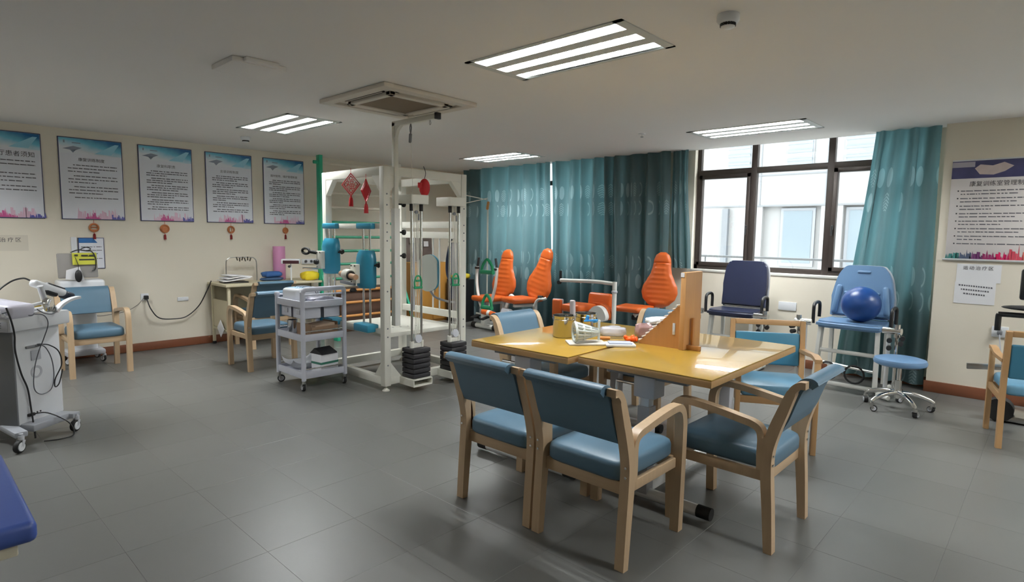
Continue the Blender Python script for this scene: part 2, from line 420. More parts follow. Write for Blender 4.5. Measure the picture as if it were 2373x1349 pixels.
# ------------------------------------------------------------------ curtains
def curtain_mat():
    m = bpy.data.materials.new('teal_curtain_fabric'); m.use_nodes = True; nt = m.node_tree
    N = nt.nodes.new; Lk = nt.links.new
    p = nt.nodes['Principled BSDF']; out = nt.nodes['Material Output']
    uv = N('ShaderNodeUVMap'); sx = N('ShaderNodeSeparateXYZ'); Lk(uv.outputs[0], sx.inputs[0])
    def mth(op, a, b=None, c=None):
        n = N('ShaderNodeMath'); n.operation = op
        for i, v in enumerate((a, b, c)):
            if v is None: continue
            if isinstance(v, (int, float)): n.inputs[i].default_value = v
            else: Lk(v, n.inputs[i])
        return n.outputs[0]
    u = mth('DIVIDE', sx.outputs[0], 0.15); v = mth('DIVIDE', sx.outputs[1], 0.25)
    fu = mth('SUBTRACT', mth('FRACT', u), 0.5); fv = mth('SUBTRACT', mth('FRACT', v), 0.5)
    cu = mth('FLOOR', u); cv = mth('FLOOR', v)
    wn = N('ShaderNodeTexWhiteNoise'); wn.noise_dimensions = '2D'; cm = N('ShaderNodeCombineXYZ'); Lk(cu, cm.inputs[0]); Lk(cv, cm.inputs[1]); Lk(cm.outputs[0], wn.inputs['Vector'])
    rnd = wn.outputs['Value']
    d = mth('ADD', mth('POWER', mth('ABSOLUTE', mth('DIVIDE', fu, 0.33)), 2), mth('POWER', mth('ABSOLUTE', mth('DIVIDE', fv, 0.40)), 2))
    ell = mth('LESS_THAN', d, 1.0)
    hole = mth('MULTIPLY', mth('LESS_THAN', d, 0.55), mth('GREATER_THAN', rnd, 0.80))
    half = mth('MULTIPLY', mth('LESS_THAN', fu, 0.02), mth('GREATER_THAN', rnd, 0.6))
    stripe = mth('MULTIPLY', mth('GREATER_THAN', mth('SINE', mth('ADD', mth('MULTIPLY', fv, 48), mth('MULTIPLY', mth('ABSOLUTE', fu), 20))), 0.1), mth('LESS_THAN', rnd, 0.45))
    keep = mth('GREATER_THAN', rnd, 0.30)
    band = mth('LESS_THAN', mth('MODULO', mth('ADD', cv, 1.0), 4.0), 1.5)
    mask = mth('MULTIPLY', mth('MULTIPLY', ell, keep), band)
    for h in (hole, half, stripe): mask = mth('MULTIPLY', mask, mth('SUBTRACT', 1.0, h))
    tcn = N('ShaderNodeTexNoise'); tcn.inputs['Scale'].default_value = 3.0
    mx = N('ShaderNodeMix'); mx.data_type = 'RGBA'; Lk(tcn.outputs[0], mx.inputs[0])
    mx.inputs[6].default_value = (*lin((88, 110, 114)), 1); mx.inputs[7].default_value = (*lin((112, 137, 141)), 1)
    mx2 = N('ShaderNodeMix'); mx2.data_type = 'RGBA'; Lk(mth('MULTIPLY', mask, 0.55), mx2.inputs[0]); Lk(mx.outputs[2], mx2.inputs[6])
    mx2.inputs[7].default_value = (*lin((182, 206, 212)), 1)
    Lk(mx2.outputs[2], p.inputs['Base Color']); p.inputs['Roughness'].default_value = 0.42; p.inputs['Sheen Weight'].default_value = 0.2
    tr = N('ShaderNodeBsdfTranslucent'); tm = N('ShaderNodeMix'); tm.data_type = 'RGBA'; tm.inputs[0].default_value = 0.6
    Lk(mx2.outputs[2], tm.inputs[6]); tm.inputs[7].default_value = (*lin((104, 164, 172)), 1); Lk(tm.outputs[2], tr.inputs[0])
    ms = N('ShaderNodeMixShader'); ms.inputs[0].default_value = 0.45
    Lk(p.outputs[0], ms.inputs[1]); Lk(tr.outputs[0], ms.inputs[2]); Lk(ms.outputs[0], out.inputs[0])
    return m
M_curt = curtain_mat()
def curtain(name, label, top, bot, y, z0, z1, seed, wl=0.16, amp=0.05, ybot=None, pinch=None):
    """top/bot: (x0,x1) at the top and the bottom edge; folds run vertically"""
    rr = random.Random(seed)
    nfold = max(2, int((top[1]-top[0])/wl)); nu = nfold*10; nv = 14
    cum = [0]
    for i in range(nfold): cum.append(cum[-1]+rr.uniform(0.6, 1.4))
    am = [rr.uniform(0.6, 1.25) for _ in range(nfold+1)]
    ph2 = [rr.uniform(0, 6.28) for _ in range(nfold+1)]
    b = B(); uvs = []; full = 1.9*(top[1]-top[0])
    def fn(uu, vv):
        f = uu*nfold; i = min(int(f), nfold-1); t = f-i
        s = (cum[i]+(cum[i+1]-cum[i])*t)/cum[-1]
        z = z0+(z1-z0)*vv
        w = vv if pinch is None else pinch(vv)
        x = (bot[0]+(bot[1]-bot[0])*s)*(1-w)+(top[0]+(top[1]-top[0])*s)*w
        A = amp*(am[i]*(1-t)+am[i+1]*t)*(0.75+0.35*(1-vv))
        yy = y+A*math.sin(2*math.pi*t+0.35*math.sin(3*vv+ph2[i])) + 0.012*math.sin(5*vv+ph2[i])
        if ybot is not None: yy += (ybot-y)*(1-vv)
        x += 0.012*math.sin(4*vv+ph2[i])
        uvs.append((s*full, z))
        return (x, yy, z)
    b.grid(fn, nu, nv)
    me = b.mesh(name, M_curt, 80)
    uvl = me.uv_layers.new(name='UVMap')
    for l in me.loops: uvl.data[l.index].uv = uvs[l.vertex_index]
    o = link(name, me)
    return tag(o, label, 'curtain', 'teal patterned curtains')
curtain('curtain', 'teal printed curtain glowing with daylight, beside the white training frame', (-7.76, -5.80), (-7.78, -5.795), 7.05, 0.04, 2.6, 3, 0.26, 0.075)
curtain('curtain', 'wide teal printed curtain behind the orange training seats, left of the bare window', (-5.785, -3.82), (-5.765, -3.74), 7.05, 0.04, 2.6, 8, 0.21, 0.08)
curtain('curtain', 'narrow gathered teal curtain end whose hem rests on the window sill', (-3.80, -3.56), (-3.73, -3.50), 7.09, 1.085, 2.6, 21, 0.07, 0.030)
curtain('curtain', 'teal curtain pulled aside next to the wall with the large notice board', (-1.50, -0.92), (-1.72, -0.93), 7.06, 0.04, 2.6, 14, 0.145, 0.05, pinch=lambda v: min(1, v*0.98+0.02))
# ------------------------------------------------------------------ ceiling fixtures
M_tube = emis('fluorescent_tube', (0.955, 0.985, 1.0), TUBE_STRENGTH)
M_refl = mat('bright_reflector', (238, 238, 236), 0.3, 0.25, var=0.01)
M_pan = mat('fixture_panel', (206, 210, 206), 0.45, var=0.02)
LW, LD = 1.16, 0.55
def light(label, cx, cy, full=True):
    t = thing('ceiling_light', label, 'ceiling light', (cx, cy, H), 0, 'recessed triple tube ceiling lights')
    f = B()
    for s in (-1, 1):
        f.bb((-LW/2-0.012, s*(LD/2+0.012), -0.006), (LW/2+0.012, s*(LD/2-0.012), 0.0)); f.bb((s*(LW/2+0.012), -LD/2-0.012, -0.006), (s*(LW/2-0.045), LD/2+0.012, 0.0))
    f.bb((-LW/2, -LD/2, 0.095), (LW/2, LD/2, 0.105))
    f.bb((-LW/2, -LD/2, 0), (-LW/2+0.006, LD/2, 0.1)); f.bb((LW/2-0.006, -LD/2, 0), (LW/2, LD/2, 0.1))
    f.bb((-LW/2, -LD/2, 0), (LW/2, -LD/2+0.006, 0.1)); f.bb((-LW/2, LD/2-0.006, 0), (LW/2, LD/2, 0.1))
    f.obj('frame', M_pan, t)
    YT = (-0.19, 0.0, 0.19); w = 0.048
    for y in ((-0.095, 0.095)): B().bb((-LW/2+0.045, y-(0.095-w), -0.004), (LW/2-0.045, y+(0.095-w), 0.006)).obj('divider_panel', M_pan, t)
    for y in YT:
        r_ = B(); n = 8; pr = [(y+w*math.cos(math.pi*k/n), 0.082*math.sin(math.pi*k/n)**0.8) for k in range(n+1)]
        r_.grid(lambda a, b: (-LW/2+0.045+(LW-0.09)*a, pr[round(b*n)][0], pr[round(b*n)][1]), 1, n)
        ro_ = r_.obj('reflector', M_refl, t, fix=False)
        B().cyl((-LW/2+0.05, y, 0.034), (LW/2-0.05, y, 0.034), 0.0135, 10).obj('tube', M_tube, ro_)
        if full:
            N = 19
            for k in range(N+1):
                link('louvre_blade', BLADE, ro_, (-LW/2+0.05+(LW-0.1)*k/N, y, 0))
    return t
BLADE = B().prism([(-0.045, 0.0), (0.045, 0.0), (0.041, 0.024), (0.0, 0.012), (-0.041, 0.024)], -0.0025, 0.0025, 'yz').mesh('louvre_blade', M_refl)
LBL = ['large triple tube ceiling light above the wooden table, nearest the camera', 'bright triple tube ceiling light over the drug trolley and blue chairs near the poster wall',
       'triple tube ceiling light above the curtains behind the training frame', 'triple tube ceiling light in front of the bare window',
       'triple tube ceiling light added out of view to light the right side near the table',
       'triple tube ceiling light added out of view to light the notice wall side', 'triple tube ceiling light added out of view to light the left floor and ceiling by the poster wall']
LBL[1] = 'bright triple tube ceiling light over the grey trolley, near the poster wall'
for k, f in enumerate(FIX): light(LBL[k], (f[0]+f[1])/2, (f[2]+f[3])/2, k < 4)

# air conditioning cassette
ac = thing('air_conditioner', 'white square ceiling air conditioner with brown filter grille', 'air conditioner', (-4.18, 3.04, H))
M_ac = mat('ac_plastic', (214, 206, 194), 0.5, var=0.02)
b = B(); S = 0.47
for s in (-1, 1):
    b.bb((-S, s*S, -0.035), (S, s*(S-0.09), 0), 0.008); b.bb((s*S, -S+0.08, -0.035), (s*(S-0.09), S-0.08, 0), 0.008)
b.bb((-S+0.05, -S+0.05, -0.012), (S-0.05, S-0.05, 0)); 
b.obj('panel', M_ac, ac)
b = B()
for s in (-1, 1): b.bb((-0.30, s*0.30, -0.04), (0.30, s*0.245, -0.01), 0.006); b.bb((s*0.30, -0.30, -0.04), (s*0.245, 0.30, -0.01), 0.006)
b.obj('grille_frame', M_ac, ac)
B().bb((-0.25, -0.25, -0.03), (0.25, 0.25, -0.012)).obj('filter_grille', mat('brown_filter', (128, 112, 92), 0.8), ac)
for k in range(4):
    a = k*math.pi/2; q = Rz(a)
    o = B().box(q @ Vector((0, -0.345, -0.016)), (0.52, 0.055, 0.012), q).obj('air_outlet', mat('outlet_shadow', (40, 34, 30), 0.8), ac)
    B().box(q @ Vector((0, -0.345, -0.026)), (0.50, 0.022, 0.006), q @ Rx(0.35)).obj('vane', M_ac, o)
def detector(label, x, y, s=1.0):
    t = thing('smoke_detector', label, 'smoke detector', (x, y, H), 0, 'ceiling smoke detectors')
    B().lathe([(0.052*s, 0), (0.055*s, -0.008), (0.055*s, -0.03), (0.045*s, -0.042), (0.036*s, -0.044)], n=24).obj('base', M_wplas, t)
    c = B()
    for k in range(18):
        a = 2*math.pi*k/18
        c.box((0.036*s*math.cos(a), 0.036*s*math.sin(a), -0.05), (0.004, 0.009, 0.014), Rz(a))
    c.lathe([(0.03*s, -0.04), (0.03*s, -0.058)], n=16).obj('vent_ring', M_black, t)
    B().lathe([(0.034*s, -0.054), (0.034*s, -0.06), (0.022*s, -0.067), (0, -0.068)], n=20).obj('cap', M_wplas, t)
detector('white smoke detector on the ceiling near the top right light', -1.30, 2.94)
detector('small white smoke detector on the ceiling above the wall posters', -7.15, 3.0)
sp = thing('sprinkler', 'tiny round sprinkler plate on the ceiling before the curtains', 'sprinkler', (-3.42, 5.69, H))
B().lathe([(0.04, 0), (0.038, -0.006), (0.015, -0.010)], n=18).obj('plate', M_wplas, sp)
B().lathe([(0.008, -0.008), (0.008, -0.03), (0.018, -0.032), (0.018, -0.036)], n=10).obj('head', M_chrome, sp)
pj = thing('ceiling_panel', 'faint off white plastic box mounted on the ceiling at upper left', 'ceiling box', (-4.08, 1.75, H))
B().box((0, 0, -0.018), (0.34, 0.36, 0.036), None, 0.008).obj('cover', M_ceil, pj)
for s in (-1, 1): B().box((s*0.19, 0, -0.014), (0.05, 0.22, 0.028), None, 0.006).obj('side_bracket', M_ceil, pj)

# ------------------------------------------------------------------ posters on the left wall
def art_mat(name, kind):
    m = bpy.data.materials.new(name); m.use_nodes = True; nt = m.node_tree; N = nt.nodes.new; Lk = nt.links.new
    p = nt.nodes['Principled BSDF']; p.inputs['Roughness'].default_value = 0.28
    tc = N('ShaderNodeTexCoord'); sp_ = N('ShaderNodeSeparateXYZ'); Lk(tc.outputs['Object'], sp_.inputs[0])
    if kind == 'header':
        # diagonal teal to white print
        ns = N('ShaderNodeTexNoise'); ns.inputs['Scale'].default_value = 9; Lk(tc.outputs['Object'], ns.inputs['Vector'])
        a = N('ShaderNodeMath'); a.operation = 'MULTIPLY_ADD'; Lk(sp_.outputs[0], a.inputs[0]); a.inputs[1].default_value = 1.1; a.inputs[2].default_value = 0.25
        b_ = N('ShaderNodeMath'); b_.operation = 'MULTIPLY_ADD'; Lk(sp_.outputs[2], b_.inputs[0]); b_.inputs[1].default_value = 5.0; Lk(a.outputs[0], b_.inputs[2])
        c_ = N('ShaderNodeMath'); c_.operation = 'MULTIPLY_ADD'; Lk(ns.outputs[0], c_.inputs[0]); c_.inputs[1].default_value = 0.35; Lk(b_.outputs[0], c_.inputs[2])
        r_ = N('ShaderNodeValToRGB'); Lk(c_.outputs[0], r_.inputs[0])
        e = r_.color_ramp.elements; e[0].position = 0.08; e[0].color = (*lin((222, 226, 232)), 1); e[1].position = 1.0; e[1].color = (*lin((20, 96, 150)), 1)
        x = e.new(0.55); x.color = (*lin((110, 190, 214)), 1)
        x = e.new(0.3); x.color = (*lin((190, 216, 226)), 1)
        Lk(r_.outputs[0], p.inputs['Base Color'])
    return m
M_head = art_mat('teal_header_print', 'header')
M_post = mat('poster_white', (226, 228, 236), 0.25, var=0.015)
M_pframe = mat('dark_blue_edge', (52, 56, 92), 0.4)
M_pink = mat('pink_print', (206, 90, 150), 0.3); M_lpink = mat('pale_pink_print', (222, 186, 206), 0.3); M_purp = mat('indigo_print', (92, 92, 168), 0.3)
M_slate = mat('slate_print', (136, 146, 162), 0.3); M_mist = mat('mist_print', (196, 202, 214), 0.3)
M_inkr = mat('grey_text_ink', (92, 92, 98), 0.6)
def skyline(b, x0, x1, z, hmax, rr, y, wmin=0.006, wmax=0.02, peak=None):
    x = x0
    while x < x1:
        w = rr.uniform(wmin, wmax); h = hmax*rr.uniform(0.25, 1.0)
        if peak: h *= max(0.12, 1-abs((x-peak[0])/peak[1])**1.2)
        if rr.random() < 0.4: b.add([(x, y, z), (x+w, y, z), (x+w/2, y, z+h*1.25)], [(0, 1, 2)])
        else: b.quad((x, y, z), (x+w, y, z), (x+w, y, z+h*rr.uniform(.8, 1)), (x, y, z+h))
        x += w*rr.uniform(0.7, 1.1)
def print_lines(b, rows, x0, x1, ztop, step, hh, rr, y, indent=0.05, par=3):
    z = ztop
    for k in range(rows):
        last = (k % par == par-1)
        xa = x0+(indent if k % par == 0 else 0); xb = x1 if not last else x0+(x1-x0)*rr.uniform(0.3, 0.8)
        x = xa
        while x < xb:
            w = rr.uniform(0.012, 0.06); e = min(x+w, xb)
            b.quad((x, y, z), (e, y, z), (e, y, z+hh*rr.uniform(0.75, 1)), (x, y, z+hh)); x = e+rr.uniform(0.003, 0.012)
        z -= step*(1.35 if last else 1.0)
    return z
def poster(label, yc, w, z0, z1, title, tsize, rows, step, seed, tx=0.0):
    rr = random.Random(seed); h = z1-z0
    t = thing('wall_poster', label, 'poster', (XL, yc, z0+h/2), R(90), 'framed notices on the cream wall')
    B().bb((-w/2, -0.014, -h/2), (w/2, 0, h/2), 0.004).obj('edge_frame', M_pframe, t)
    B().bb((-w/2+0.009, -0.0155, -h/2+0.009), (w/2-0.009, -0.012, h/2-0.009)).obj('sheet', M_post, t)
    y = -0.0162; W2 = w/2-0.010; Z2 = h/2-0.010
    hd = B().bb((-W2, y, -0.085), (W2, y+0.0005, 0.085)).obj('header_print', M_head, t, (0, 0, Z2-0.085))
    b = B()
    b.add([(0.03, y-0.0004, Z2-0.155), (W2-0.06, y-0.0004, Z2-0.03), (W2-0.02, y-0.0004, Z2-0.03), (W2-0.10, y-0.0004, Z2-0.155)], [(0, 1, 2, 3)])
    b.obj('header_flash', mat('pale_sky_print', (150, 206, 224), 0.3), t)
    b = B()
    b.add([(-W2+0.03, y-0.0006, Z2-0.12), (-W2+0.13, y-0.0006, Z2-0.085), (-W2+0.21, y-0.0006, Z2-0.10), (-W2+0.14, y-0.0006, Z2-0.135)], [(0, 1, 2, 3)])
    b.add([(-W2+0.10, y-0.0006, Z2-0.13), (-W2+0.16, y-0.0006, Z2-0.12), (-W2+0.125, y-0.0006, Z2-0.16)], [(0, 1, 2)])
    b.quad((-W2+0.04, y-0.0006, Z2-0.055), (-W2+0.055, y-0.0006, Z2-0.055), (-W2+0.055, y-0.0006, Z2-0.025), (-W2+0.04, y-0.0006, Z2-0.025))
    b.quad((-W2+0.12, y-0.0006, Z2-0.055), (-W2+0.2, y-0.0006, Z2-0.055), (-W2+0.2, y-0.0006, Z2-0.045), (-W2+0.12, y-0.0006, Z2-0.045))
    b.obj('header_emblem', M_slate, t)
    b = B(); skyline(b, -W2*0.55, W2*0.75, -Z2, 0.11, rr, y-0.0002, 0.01, 0.03); b.obj('skyline_print', M_lpink, t)
    b = B(); skyline(b, -W2*0.28, W2*0.2, -Z2, 0.10, rr, y-0.0005, 0.006, 0.02, (-0.03, 0.11)); b.obj('skyline_print', M_pink, t)
    b = B(); skyline(b, W2*0.58, W2, -Z2, 0.055, rr, y-0.0005, 0.008, 0.02); b.obj('skyline_print', M_purp, t)
    text(title, tsize, M_ink, t, (tx, y-0.0006, Z2-0.245), 'title')['kind'] = 'stuff'
    b = B(); print_lines(b, rows, -W2+0.07, W2-0.05, Z2-0.30, step, 0.011, rr, y-0.0006); b.obj('body_text', M_inkr, t)['kind'] = 'stuff'
    return t
ZP0, ZP1 = 1.595, 2.51
poster('leftmost blue edged notice on the cream wall, cut by the picture edge', 0.925, 0.61, ZP0, ZP1, '康复大厅患者须知', 0.062, 9, 0.040, 1)
poster('blue edged notice with five short paragraphs, above the tilted screen', 1.68, 0.61, ZP0, ZP1, '康复训练制度', 0.042, 10, 0.036, 2)
poster('third blue edged notice from the left, with long text, above bare wall', 2.447, 0.60, ZP0, ZP1, '康复科职责', 0.042, 17, 0.026, 3)
poster('blue edged notice with long text, above the cream desk', 3.205, 0.60, ZP0, ZP1, '言语训练制度', 0.040, 17, 0.026, 4)
poster('rightmost blue edged notice on the cream wall, beside the green ladder', 3.96, 0.60, ZP0, ZP1, '器材使用、维护管理制度', 0.036, 18, 0.0255, 5)
# tassel charms under the posters
M_charm = wood('carved_wood_charm', (176, 106, 58), 0.45, axis=0)
def charm(label, y, z, r, cut):
    t = thing('tassel_charm', label, 'charm', (XL+0.012, y, z), R(90), 'wooden charms with red tassels under the posters')
    ring = [(r*math.cos(a), 0, r*math.sin(a)-0.06) for a in [2*math.pi*k/20 for k in range(20)]]
    B().tube(ring, 0.011, 8, True).obj('carved_ring', M_charm, t)
    b = B()
    if cut == 0: b.box((0, 0, -0.055), (2*r, 0.010, 0.014), None, 0.003).box((0, 0, -0.085), (1.5*r, 0.010, 0.010), None, 0.003)
    elif cut == 1: b.lathe([(r*0.75, -0.004), (r*0.75, 0.004)], (0, 0, -0.06), 16, Rx(R(90)))
    else: b.box((0.012, 0, -0.06), (0.012, 0.010, 2*r), None, 0.003).box((-0.022, 0, -0.06), (0.010, 0.010, 1.5*r), None, 0.003)
    b.obj('carved_fill', M_charm, t)
    B().cyl((0, 0, 0.03), (0, 0, -0.06+r), 0.002, 6).cyl((0, 0, -0.06-r), (0, 0, -0.06-r-0.03), 0.002, 6).obj('cord', M_red, t)
    B().lathe([(0.006, -0.085-r), (0.013, -0.10-r), (0.015, -0.145-r), (0.016, -0.15-r)], n=10).obj('tassel', mat('dark_red_thread', (128, 26, 26), 0.8), t)
charm('wooden ring charm with bar and red tassel under the second notice', 1.67, 1.565, 0.042, 0)
charm('open wooden ring charm with red tassel under the third notice', 2.405, 1.565, 0.044, 1)
charm('wooden charm with upright bars and red tassel under the fourth notice', 3.205, 1.565, 0.040, 2)
charm('small solid wooden charm with red tassel under the rightmost notice', 3.965, 1.565, 0.034, 1)
# paper notes and framed sheet on the left wall
nt_ = thing('paper_sign', 'pale paper sign reading treatment area on the cream wall at far left', 'sign', (XL, 0.90, 1.33), R(90))
B().bb((-0.29, -0.002, -0.085), (0.17, 0, 0.085)).obj('sheet', mat('pale_paper', (214, 206, 190), 0.8), nt_)
text('运动治疗区', 0.052, M_ink, nt_, (-0.04, -0.003, 0.015), spacing=1.45)
fr = thing('framed_notice', 'small framed notice with blue header behind the tilted screen', 'notice', (XL, 1.635, 1.21), R(90))
B().bb((-0.125, -0.012, -0.18), (0.125, 0, 0.18), 0.003).obj('frame', M_pframe, fr)
B().bb((-0.117, -0.0135, -0.172), (0.117, -0.011, 0.172)).obj('sheet', M_post, fr)
B().prism([(-0.117, 0.172), (0.02, 0.172), (0.06, 0.12), (-0.117, 0.12)], -0.0145, -0.0135).obj('header_print', mat('notice_blue', (36, 104, 168), 0.4), fr)
b = B(); print_lines(b, 4, -0.1, 0.1, 0.07, 0.04, 0.008, random.Random(5), -0.0142, 0.0); b.obj('body_text', M_inkr, fr)['kind'] = 'stuff'
B().bb((-0.19, -0.014, -0.10), (-0.135, 0, 0.185), 0.003).obj('side_holder', M_wplas, fr)
def plate(name, label, loc, rz, w=0.086, h=0.086, holes=True):
    t = thing(name, label, 'wall socket', loc, rz)
    B().box((0, -0.006, 0), (w, 0.012, h), None, 0.004).obj('plate', M_wplas, t)
    if holes:
        b = B()
        for s in (-1, 1): b.box((s*0.010, -0.0125, -0.012), (0.004, 0.002, 0.012), Ry(s*0.6))
        for s in (-1, 1): b.box((s*0.008, -0.0125, 0.018), (0.003, 0.002, 0.010))
        b.obj('contacts', M_black, t)
    return t
sk = plate('wall_socket', 'white wall socket with black plug between the two left chairs', (XL, 2.15, 0.665), R(90))
B().box((0.01, -0.03, -0.005), (0.05, 0.045, 0.05), None, 0.01).obj('plug', M_black, sk)
plate('wall_plate', 'blank cream wall plate right of the black plug', (XL, 2.58, 0.61), R(90), 0.13, 0.05, False)
plate('wall_plate', 'wide white wall plate under the window between the reclining chairs', (-2.30, YW, 0.70), 0, 0.20, 0.10, False)
sk2 = plate('wall_socket', 'white wall socket with grey plug below the paper note', (-0.36, YP, 0.66), 0, 0.12, 0.10)
B().box((0.0, -0.03, -0.005), (0.04, 0.045, 0.04), None, 0.01).obj('plug', M_dgrey, sk2)
B().tube(cr([(0.0, -0.05, -0.02), (0.01, -0.06, -0.1), (0.03, -0.05, -0.25), (0.05, -0.04, -0.42)], 5), 0.005, 6).obj('cord', M_gplas, sk2)
c_ = B().tube(cr([(XL+0.05, 2.16, 0.65), (XL+0.09, 2.19, 0.52), (XL+0.08, 2.28, 0.40), (XL+0.06, 2.45, 0.37), (XL+0.06, 2.60, 0.39), (XL+0.09, 2.74, 0.52), (XL+0.14, 2.83, 0.72), (XL+0.15, 2.88, 0.84)], 8), 0.007, 8).obj('extension_cord', M_cord)
tag(c_, 'black power cord sagging along the wall from plug to desk', 'cord')
c_ = B().tube(cr([(XL+0.05, 2.13, 0.66), (XL+0.08, 2.05, 0.58), (XL+0.12, 1.92, 0.52), (XL+0.16, 1.75, 0.50), (XL+0.2, 1.62, 0.50), (XL+0.26, 1.52, 0.56)], 7), 0.004, 6).obj('extension_cord', mat('grey_cable', (120, 116, 108), 0.5))
tag(c_, 'thin grey cord running from the wall socket behind the chair', 'cord')

# ------------------------------------------------------------------ right notice board and notes
nb = thing('notice_board', 'large white notice board with photo header and colourful skyline, right wall', 'notice board', (-0.49, YP, 1.78))
W2, H2 = 0.33, 0.46
B().bb((-W2, -0.010, -H2), (W2, 0, H2), 0.003).obj('sheet', mat('board_white', (222, 216, 214), 0.3, var=0.01), nb)
B().bb((-W2-0.02, -0.016, -H2-0.014), (W2+0.02, 0, -H2+0.004), 0.003).obj('hanging_rail', M_alu, nb)
B().bb((-W2, -0.012, H2-0.004), (W2, 0, H2+0.010), 0.003).obj('hanging_rail', M_alu, nb)
M_ph = mat('dark_photo_print', (70, 70, 108), 0.3, var=0.45, scale=7)
B().bb((-W2, -0.0108, H2-0.165), (W2, -0.0100, H2-0.004)).obj('photo_print', M_ph, nb)
B().prism([(-0.16, 0.385), (-0.12, 0.42), (-0.03, 0.405), (0.05, 0.432), (0.12, 0.395), (0.06, 0.35), (-0.02, 0.322), (-0.12, 0.33)], -0.0115, -0.0108).obj('hands_print', mat('pale_photo_print', (206, 190, 186), 0.3, var=0.2, scale=12), nb)
B().bb((-W2, -0.0113, H2-0.06), (-W2+0.17, -0.0106, H2-0.012)).obj('caption_print', mat('grey_caption', (176, 170, 180), 0.3), nb)
text('康复训练室管理制度', 0.052, M_ink, nb, (0.03, -0.0112, H2-0.235), 'title', sx=0.92, spacing=1.05)
b = B(); print_lines(b, 15, -W2+0.08, W2-0.02, H2-0.285, 0.0300, 0.0095, random.Random(9), -0.0110, 0.0, 2); b.obj('body_text', M_inkr, nb)['kind'] = 'stuff'
b = B(); z = H2-0.285
for k in range(8): b.quad((-W2+0.055, -0.011, z), (-W2+0.066, -0.011, z), (-W2+0.066, -0.011, z+0.012), (-W2+0.055, -0.011, z+0.012)); z -= 0.0705
b.obj('list_numbers', M_ink, nb)['kind'] = 'stuff'
cols = [(70, 132, 128), (84, 96, 120), (112, 62, 108), (150, 50, 100), (206, 40, 96), (206, 80, 96), (222, 120, 110)]
for k, c in enumerate(cols):
    b = B(); xx = -W2+k*2*W2/7; skyline(b, xx, xx+2*W2/7, -H2+0.005, 0.075 if k != 5 else 0.12, random.Random(30+k), -0.011, 0.008, 0.028); b.obj('skyline_print', mat('city_print_%d' % k, c, 0.3), nb)
pn = thing('paper_note', 'white paper note reading exercise area below the notice board', 'note', (-0.555, YP, 1.19))
B().bb((-0.165, -0.002, -0.085), (0.165, 0, 0.085)).obj('sheet', M_paper, pn)
text('运动治疗区', 0.040, M_ink, pn, (-0.005, -0.003, 0.035), spacing=1.35)
pn2 = thing('paper_note', 'lower white paper note with three lines of handwriting', 'note', (-0.575, YP, 1.005))
B().bb((-0.15, -0.0035, -0.105), (0.155, 0, 0.10)).obj('sheet', M_paper, pn2)
b = B()
for k in range(3):
    x = -0.12+0.02*k
    rr = random.Random(k)
    while x < 0.12-0.02*k:
        w = rr.uniform(0.008, 0.016); z = 0.055-k*0.038-(x*0.06)
        b.quad((x, -0.0042, z), (x+w, -0.0042, z), (x+w*0.9, -0.0042, z+0.013), (x, -0.0042, z+0.015)); x += w+0.006
b.obj('handwriting', M_inkr, pn2)['kind'] = 'stuff'
